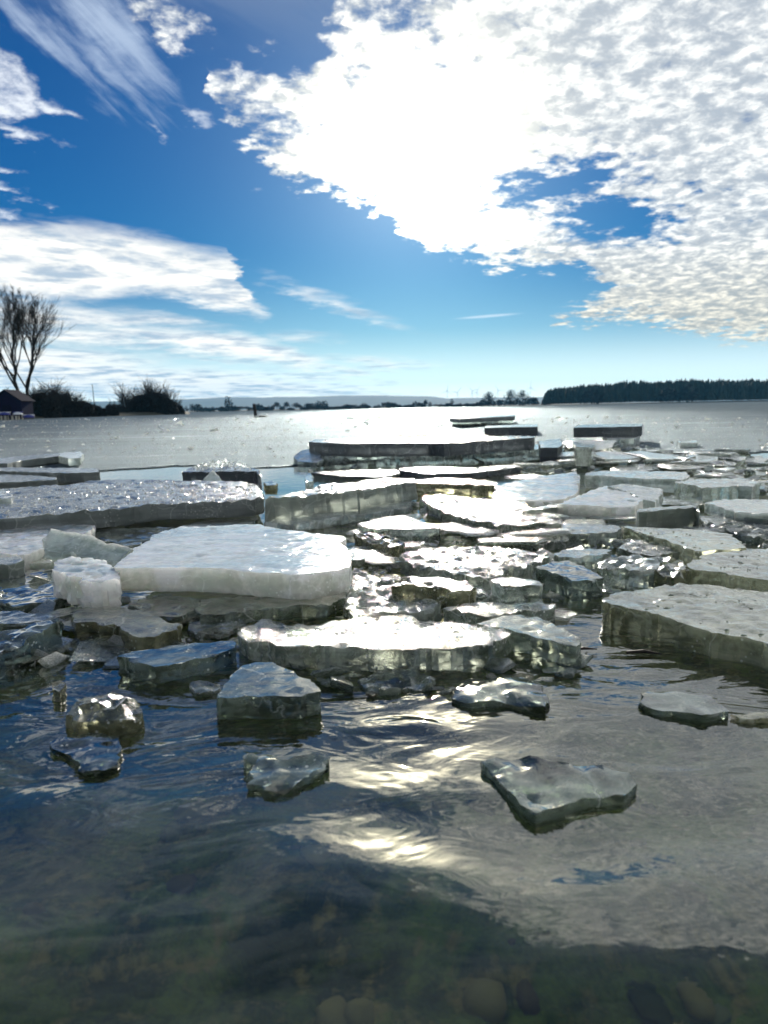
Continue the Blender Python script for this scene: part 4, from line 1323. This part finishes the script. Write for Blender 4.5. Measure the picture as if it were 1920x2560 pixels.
    f([(534, 1749), (555, 1729), (582, 1693), (608, 1662), (640, 1656), (676, 1656), (706, 1669), (742, 1684), (790, 1708), (798, 1728), (751, 1739), (631, 1742), (556, 1746)], 0.030, 0.042, 'pool', 'triangular floe with a mirror-blue wet top, in the open water', name='ice_floe', bumpy=.35)
    f([(172, 1796), (195, 1772), (232, 1746), (278, 1734), (310, 1750), (355, 1772), (362, 1792), (316, 1808), (262, 1816), (201, 1812)], 0.012, 0.05, 'dirty', 'rough rounded ice lump floating alone in the blue water', name='ice_lump', bumpy=3.4, rough_edge=1.0, dome=.014)
    f([(104, 1858), (140, 1842), (190, 1836), (225, 1832), (288, 1842), (297, 1862), (292, 1915), (262, 1932), (215, 1928), (180, 1896), (140, 1872)], 0.005, 0.03, 'pool', 'clear half-drowned ice plate with a glinting edge, below the rough lump', name='ice_slab', bumpy=.8)
    f([(610, 1897), (630, 1885), (672, 1886), (691, 1900), (734, 1889), (791, 1889), (813, 1899), (776, 1940), (714, 1970), (660, 1974), (636, 1955), (632, 1930)], 0.012, 0.04, 'pool', 'dark green ice lump with bright glints, drifting below the blue-topped floe', name='ice_lump', bumpy=1.8, rough_edge=1.8)
    f([(130, 1706), (150, 1700), (160, 1712), (150, 1724), (134, 1718)], 0.020, 0.03, 'dirty', 'tiny dark ice knob sticking out of the water above the rough lump', name='ice_lump', bumpy=2)
    f([(478, 1706), (520, 1700), (555, 1710), (540, 1728), (500, 1730), (480, 1720)], 0.004, 0.03, 'clear', 'glassy ice sliver awash between the two blue-topped floes', name='ice_shard', bumpy=2)
    f([(760, 1396), (880, 1400), (980, 1396), (975, 1372), (900, 1366), (872, 1372), (880, 1400)], 0.018, 0.05, 'sparkle', 'bright wet ledge of ice beside the corner of the main white slab', name='ice_floe')
    f([(1560, 1228), (1600, 1240), (1690, 1240), (1780, 1250), (1800, 1262), (1700, 1264), (1620, 1262)], 0.016, 0.05, 'wet', 'dark wet ice between the peaked slab and the thin flat slab', name='ice_floe')
    f([(1750, 1290), (1830, 1285), (1840, 1296), (1800, 1312), (1752, 1304)], 0.02, 0.05, 'sparkle', 'small pale floe touching the end of the thick grey block', name='ice_floe')
    f([(1755, 1316), (1830, 1310), (1920, 1318), (1990, 1322), (1980, 1345), (1900, 1352), (1850, 1340)], 0.014, 0.05, 'sparkle', 'crumbly glittering ice below the thin flat slab', name='ice_floe', bumpy=4)


build_ice()


# ------------------------------------------------------------------ small pieces
def build_small_ice():
    rnd = random.Random(21)

    def shard_mesh(k, r, mat):
        n = rnd.randint(4, 7)
        ang = sorted(rnd.uniform(0, 6.283) for _ in range(n))
        ang = [6.283 * i / n + rnd.uniform(-.35, .35) for i in range(n)]
        rad = [r * rnd.uniform(.65, 1.25) for _ in range(n)]
        h = r * rnd.choice((.14, .2, .26, .34, .6))
        V, F = [], []
        for lay, (zz, sc) in enumerate(((-.6, .8), (0.2, 1.05), (0.85, .95), (1.0, .86))):
            for a_, q in zip(ang, rad):
                V.append((math.cos(a_) * q * sc * rnd.uniform(.92, 1.08), math.sin(a_) * q * sc * rnd.uniform(.92, 1.08), zz * h + rnd.uniform(-.06, .06) * r))
        for lay in range(3):
            for i in range(n):
                j = (i + 1) % n
                F.append((lay * n + i, lay * n + j, lay * n + n + j, lay * n + n + i))
        F.append(tuple(range(3 * n, 4 * n)))
        F.append(tuple(reversed(range(n))))
        me = bpy.data.meshes.new('ice_shard')
        me.from_pydata(V, [], F)
        me.update()
        me.materials.append(MAT[mat])
        return me
    kinds = ['clear', 'clear', 'white', 'sparkle', 'wet', 'grey', 'clear', 'white']
    protos = [shard_mesh(k, 1.0, kinds[k % len(kinds)]) for k in range(24)]

    darkp = [shard_mesh(k, 1.0, ('wet', 'pool', 'dirty')[k % 3]) for k in range(9)]

    def scatter(poly, count, px_size, group, label, z=0.004, tilt=.35, big=1.0, flat=1.0, name='ice_shard', cat='ice shard', protos=protos, mass=False):
        MV, MF, MI, mats = [], [], [], []
        """shards on the water inside a region of the lake surface (given by its corners as seen in the photo)"""
        pp = [onplane(px, py, 0) for px, py in poly]
        xs, ys = [p.x for p in pp], [p.y for p in pp]
        n = 0
        tries = 0
        while n < count and tries < 40000:
            tries += 1
            # denser towards the near side, as the picture crowds with distance
            x = rnd.uniform(min(xs), max(xs))
            y = 1 / rnd.uniform(1 / max(ys), 1 / min(ys))
            ins = False
            for i in range(len(pp)):
                a_, b_ = pp[i - 1], pp[i]
                if (a_.y > y) != (b_.y > y) and x < (b_.x - a_.x) * (y - a_.y) / (b_.y - a_.y) + a_.x:
                    ins = not ins
            if not ins:
                continue
            r_ = rnd.uniform(*px_size) * y / FPX * 0.5 * big
            if mass:
                me = protos[rnd.randrange(len(protos))]
                mt = Matrix.Translation((x, y, z + rnd.uniform(-.2, .25) * r_)) @ Matrix.Rotation(rnd.uniform(0, 6.28), 4, 'Z') @ Matrix.Rotation(rnd.gauss(0, tilt), 4, 'X') @ Matrix.Rotation(rnd.gauss(0, tilt), 4, 'Y') @ Matrix.Diagonal((r_ * rnd.uniform(.8, 1.5), r_, r_ * rnd.uniform(.6, 1.1) * flat, 1))
                b0 = len(MV)
                MV.extend(tuple(mt @ v_.co) for v_ in me.vertices)
                if me.materials[0] not in mats:
                    mats.append(me.materials[0])
                for q_ in me.polygons:
                    MF.append(tuple(b0 + i_ for i_ in q_.vertices))
                    MI.append(mats.index(me.materials[0]))
                n += 1
                continue
            o = bpy.data.objects.new(name, protos[rnd.randrange(len(protos))])
            COL.objects.link(o)
            o.location = (x, y, z + rnd.uniform(-.2, .25) * r_)
            o.rotation_euler = (rnd.gauss(0, tilt), rnd.gauss(0, tilt), rnd.uniform(0, 6.28))
            o.scale = (r_ * rnd.uniform(.8, 1.5), r_ * rnd.uniform(.7, 1.1), r_ * rnd.uniform(.6, 1.1) * flat)
            tag(o, label, cat, group)
            n += 1
        if mass:
            o = mesh_obj('brash_ice', MV, MF, None)
            for m_ in mats:
                o.data.materials.append(m_)
            o.data.polygons.foreach_set('material_index', MI)
            tag(o, label, 'brash ice', None, 'stuff')
    scatter([(1330, 1128), (1480, 1128), (1700, 1134), (1920, 1136), (2100, 1136), (2100, 1250), (1760, 1215), (1730, 1180), (1440, 1172), (1290, 1200), (1350, 1160)], 70, (60, 170), 'flat plates at the back of the broken ice field',
            'flat pale ice plate lying among the shards at the back of the broken field', z=0.012, tilt=.035, flat=.30, name='ice_plate', cat='ice plate')
    scatter([(1380, 1124), (1700, 1136), (1920, 1140), (2100, 1140), (2100, 1236), (1700, 1180), (1440, 1176), (1290, 1200), (1360, 1160)], 260, (8, 40), 'shards at the back of the broken ice field',
            'brash ice crowding the back of the broken field before the frozen lake', mass=True)
    scatter([(1360, 1112), (1500, 1112), (1640, 1124), (1620, 1140), (1380, 1140)], 26, (14, 40), 'shards below the lone dark slab', 'small clear ice shard heaped below the lone dark slab', z=.012, tilt=.6)
    scatter([(1050, 1250), (1300, 1258), (1560, 1310), (1760, 1300), (1920, 1310), (1920, 1370), (1720, 1400), (1540, 1450), (1420, 1500), (1380, 1540), (1180, 1556), (880, 1556), (900, 1400), (900, 1330)], 75, (60, 190), 'thin plates awash between the middle floes',
            'thin wet ice plate lying almost awash between the middle floes', z=0.006, tilt=.05, flat=.28, name='ice_plate', cat='ice plate')
    scatter([(-60, 1420), (120, 1410), (130, 1470), (300, 1490), (480, 1500), (600, 1540), (600, 1600), (480, 1660), (300, 1680), (160, 1640), (0, 1690), (-60, 1680)], 34, (60, 200), 'dark plates awash below the white slab',
            'thin dark ice plate lying awash in the shade side below the main white slab', z=0.002, tilt=.06, flat=.25, name='ice_plate', cat='ice plate', protos=darkp)
    scatter([(1050, 1240), (1300, 1250), (1560, 1310), (1920, 1300), (1920, 1380), (1560, 1420), (1300, 1440), (1000, 1400), (900, 1340)], 95, (16, 60), 'shards between the floes of the broken field', 'small wet ice shard wedged between the floes of the broken field')
    scatter([(900, 1400), (1200, 1450), (1400, 1500), (1390, 1545), (1000, 1560), (880, 1550)], 40, (14, 54), 'shards around the glittering floes', 'small ice shard caught among the glittering floes in the middle')
    scatter([(0, 1520), (300, 1500), (600, 1530), (600, 1600), (300, 1640), (0, 1680), (-60, 1560)], 45, (16, 60), 'shards below the main white slab', 'small dark wet ice shard in the gaps below the main white slab')
    scatter([(740, 1164), (1340, 1130), (1380, 1160), (1240, 1196), (800, 1190)], 22, (10, 32), 'shards along the clear layer', 'brash ice in the water before the longest dark slab', mass=True)
    scatter([(0, 1380), (300, 1300), (480, 1310), (300, 1400), (100, 1440)], 8, (14, 36), 'shards beside the flat white slab', 'small ice shard beside the flat white slab')

    scatter([(470, 1560), (600, 1600), (640, 1640), (900, 1660), (1180, 1690), (1300, 1640), (1460, 1660), (1440, 1720), (1200, 1740), (900, 1740), (620, 1650), (480, 1640)], 40, (18, 80), 'shards at the front edge of the broken field',
            'glassy ice shard half awash along the front edge of the broken field', z=0.001, tilt=.22, flat=.55, protos=darkp)
    scatter([(-40, 1440), (300, 1470), (520, 1500), (620, 1560), (440, 1600), (300, 1640), (100, 1600), (-40, 1560)], 40, (26, 100), 'tilted shards below the main white slab',
            'tilted clear ice shard jammed in the shaded pieces below the main white slab', z=0.008, tilt=.28, flat=.5)
    scatter([(1050, 1240), (1300, 1250), (1560, 1300), (1920, 1300), (1920, 1380), (1700, 1400), (1540, 1450), (1400, 1500), (1390, 1545), (1200, 1560), (880, 1556), (890, 1400), (900, 1320)], 700, (4, 20), 'slush',
            'slush of tiny ice bits between the middle floes', z=0.003, tilt=.5, mass=True)
    scatter([(-60, 1400), (120, 1410), (300, 1490), (500, 1500), (880, 1500), (620, 1560), (590, 1640), (300, 1660), (0, 1690), (-60, 1680)], 380, (4, 20), 'slush',
            'slush of tiny ice bits in the shade side below the main white slab', z=0.002, tilt=.5, mass=True, protos=protos)
    # crumbs of ice that nobody could count: on the frozen lake and on the rough slabs
    V, F = [], []

    def crumb(p, r):
        b = len(V)
        for k in range(5):
            th = rnd.uniform(0, 6.28)
            ph = rnd.uniform(-.2, 1.3)
            q = r * rnd.uniform(.6, 1.3)
            V.append((p[0] + math.cos(th) * math.cos(ph) * q, p[1] + math.sin(th) * math.cos(ph) * q, p[2] + math.sin(ph) * q * .8))
        F.extend([(b, b + 1, b + 2), (b, b + 2, b + 3), (b + 1, b + 3, b + 4), (b + 2, b + 4, b), (b + 1, b + 4, b + 2)])
    for k in range(6500):
        px = rnd.uniform(-100, 2020)
        py = 1046 + (1150 - 1046) * rnd.random() ** 1.4
        q = onplane(px, py, 0.012)
        if q.y > 60 or q.y < 5.6:
            continue
        crumb((q.x, q.y, 0.012), rnd.uniform(.5, 2.0) * q.y / FPX * (rnd.uniform(3.5, 7.0) if rnd.random() < .05 else 1.0))
    o = mesh_obj('lake_ice_crumbs', V, F, MAT['milky'])
    tag(o, 'scattered glittering ice crumbs on the frozen lake', 'ice crumbs', None, 'stuff')

    def crumbs_on(poly, z, count, r, label, heap=0.0):
        V.clear()
        F.clear()
        pp = [onplane(px, py, z) for px, py in poly]
        xs, ys = [p.x for p in pp], [p.y for p in pp]
        n = 0
        while n < count:
            x, y = rnd.uniform(min(xs), max(xs)), rnd.uniform(min(ys), max(ys))
            ins = False
            for i in range(len(pp)):
                a_, b_ = pp[i - 1], pp[i]
                if (a_.y > y) != (b_.y > y) and x < (b_.x - a_.x) * (y - a_.y) / (b_.y - a_.y) + a_.x:
                    ins = not ins
            if not ins:
                continue
            hx = (x - min(xs)) / (max(xs) - min(xs)) * 2 - 1
            crumb((x, y, z + heap * max(0, 1 - hx * hx) * rnd.random()), r * rnd.uniform(.4, 1.4))
            n += 1
        tag(mesh_obj('ice_crumbs', V, F, MAT['white']), label, 'ice crumbs', None, 'stuff')
    crumbs_on([(-60, 1300), (300, 1270), (560, 1252), (650, 1244), (640, 1214), (400, 1203), (100, 1218), (-60, 1228)], 0.098, 2600, .0062, 'crust of ice crumbs on the biggest rough slab')
    crumbs_on([(690, 1243), (800, 1234), (960, 1216), (1030, 1204), (980, 1199), (820, 1212)], 0.110, 500, .005, 'glittering crumbs on the rim of the grey tilted slab')
    crumbs_on([(480, 1176), (630, 1175), (600, 1167), (490, 1168)], 0.088, 420, .010, 'heap of crushed ice on the dark block behind the rough slab', heap=.05)
    crumbs_on([(790, 1103), (1100, 1105), (1325, 1094), (1280, 1091), (800, 1099)], 0.178, 500, .010, 'snowy crumbs along the longest dark slab')

    # stones on the bottom near the camera
    smats = [plain('brown_stone', (0.16, 0.11, 0.07), .7, .4, 20), plain('grey_stone', (0.20, 0.21, 0.15), .7, .4, 20), plain('mossy_stone', (0.045, 0.06, 0.02), .8, .4, 20), plain('tan_stone', (0.34, 0.28, 0.17), .7, .3, 20)]
    pm = []
    for k in range(8):
        bm = bmesh.new()
        bmesh.ops.create_icosphere(bm, subdivisions=2, radius=1)
        for v in bm.verts:
            v.co *= 1 + 0.28 * fbm(v.co.x * 1.1 + k * 9, v.co.y * 1.1, v.co.z * 1.1, 2)
            v.co.z *= .62
        me = bpy.data.meshes.new('submerged_stone')
        bm.to_mesh(me)
        bm.free()
        for q in me.polygons:
            q.use_smooth = True
        me.materials.append(smats[k % 4])
        pm.append(me)
    bed = lambda x, y: -0.10 - 0.10 * max(0, y) + fbm(x * 2.3, y * 2.3, 0.4, 3) * 0.03
    for k in range(150):
        y = rnd.uniform(.30, 1.5)
        x = rnd.uniform(-.62, .62) * (y + .12)
        o = bpy.data.objects.new('submerged_stone', pm[rnd.randrange(8)])
        COL.objects.link(o)
        r_ = rnd.uniform(.004, .020) * (1.0 if rnd.random() < .9 else 1.5)
        o.location = (x, y, bed(x, y) + r_ * .15)
        o.rotation_euler = (rnd.gauss(0, .3), rnd.gauss(0, .3), rnd.uniform(0, 6.28))
        o.scale = (r_ * rnd.uniform(.8, 1.4), r_, r_ * rnd.uniform(.7, 1.1))
        tag(o, 'dim rounded stone on the lake bed, seen through the dark shallow water', 'stone', 'stones on the lake bed')


def build_debris():
    rnd = random.Random(5)
    bark = plain('wet_dead_leaf', (0.020, 0.015, 0.010), .6, .4, 30)
    for px, py, z, L, a_, lb in ((777, 1357, 0.102, .012, .3, 'tiny forked twig lying on the main white slab'), (701, 1320, 0.101, .010, 1.2, 'tiny dark leaf scrap at the back rim of the main white slab'), (533, 1315, 0.101, .022, .1, 'dark scrap of weed on the back edge of the main white slab'),
                               (1460, 1626, 0.004, .05, .15, 'thin dark reed stem floating before the nearest big slab'), (1610, 1634, 0.004, .06, -.2, 'curved dark reed leaf floating close to the nearest big slab')):
        q = onplane(px, py, z)
        T = Tubes()
        d = Vector((math.cos(a_), math.sin(a_), 0))
        n_ = Vector((-d.y, d.x, 0))
        T.seg(-d * L / 2, n_ * L * .08 + Vector((0, 0, .002)), L * .05, L * .06, 5)
        T.seg(n_ * L * .08 + Vector((0, 0, .002)), d * L / 2, L * .06, L * .02, 5)
        T.seg(n_ * L * .08 + Vector((0, 0, .002)), d * L * .3 + n_ * L * .3, L * .04, L * .01, 4)
        tag(mesh_obj('twig', T.v, T.f, bark), lb, 'twig').location = (q.x, q.y, q.z + .001)

    def specks(poly, z, n, label):
        V, F = [], []
        pp = [onplane(px, py, z) for px, py in poly]
        c = sum(pp, Vector()) / len(pp)
        for k in range(n):
            i = rnd.randrange(len(pp))
            a_, b_ = pp[i - 1], pp[i]
            t, u = rnd.random(), math.sqrt(rnd.random()) * .93
            p = c + (a_.lerp(b_, t) - c) * u
            r_ = rnd.choice((.0012, .0015, .002, .002, .003, .0045)) * rnd.uniform(.7, 1.2)
            b = len(V)
            m_ = 7
            for ring, (rr, zz) in enumerate(((1.0, -.002), (.75, .0004), (.3, .0008))):
                for j in range(m_):
                    t_ = 6.283 * j / m_
                    q = r_ * rr * rnd.uniform(.75, 1.2)
                    V.append((p.x + math.cos(t_) * q * 1.5, p.y + math.sin(t_) * q, z + zz + r_ * .10 * ring))
            for ring in range(2):
                for j in range(m_):
                    e = b + ring * m_
                    F.append((e + j, e + (j + 1) % m_, e + m_ + (j + 1) % m_, e + m_ + j))
            F.append(tuple(b + 2 * m_ + j for j in range(m_)))
        tag(mesh_obj('meltwater_bumps', V, F, MAT['pool'], smooth=True), label, 'ice bumps', None, 'stuff')
    specks([(1505, 1500), (1700, 1464), (1920, 1480), (2000, 1490), (2000, 1630), (1850, 1590), (1690, 1548)], 0.0465, 60, 'dark bumps frozen on the nearest big slab')
    specks([(1720, 1415), (1850, 1380), (2000, 1370), (2000, 1455), (1800, 1430)], .0555, 40, 'dark bumps frozen on the speckled slab')
    specks([(1560, 1317), (1760, 1328), (1850, 1365), (1755, 1376), (1680, 1355)], .0525, 24, 'dark bumps frozen on the kite-shaped floe')
    specks([(640, 1590), (900, 1552), (1200, 1566), (1260, 1582), (1080, 1618), (800, 1612)], 0.0365, 70, 'dark bumps frozen on the long front floe')
    specks([(1020, 1395), (1180, 1373), (1360, 1392), (1220, 1440)], .0405, 60, 'dark bumps frozen on the blazing floe')


build_small_ice()
build_debris()


# ------------------------------------------------------------------ air
def build_haze():
    m = bpy.data.materials.new('winter_haze')
    m.use_nodes = True
    t = m.node_tree
    t.nodes.clear()
    B = NB(t)
    out = B.node('ShaderNodeOutputMaterial')
    pv = B.node('ShaderNodeVolumePrincipled')
    pv.inputs['Color'].default_value = (0.15, 0.56, 0.97, 1)
    pv.inputs['Density'].default_value = 0.000095
    pv.inputs['Anisotropy'].default_value = 0.1
    B.l.new(pv.outputs[0], out.inputs['Volume'])
    V, F = [], []
    box(V, F, -4600, 4600, -60, 5700, -6.5, 190)
    tag(mesh_obj('haze', V, F, m), None, None, None, 'stuff')


build_haze()
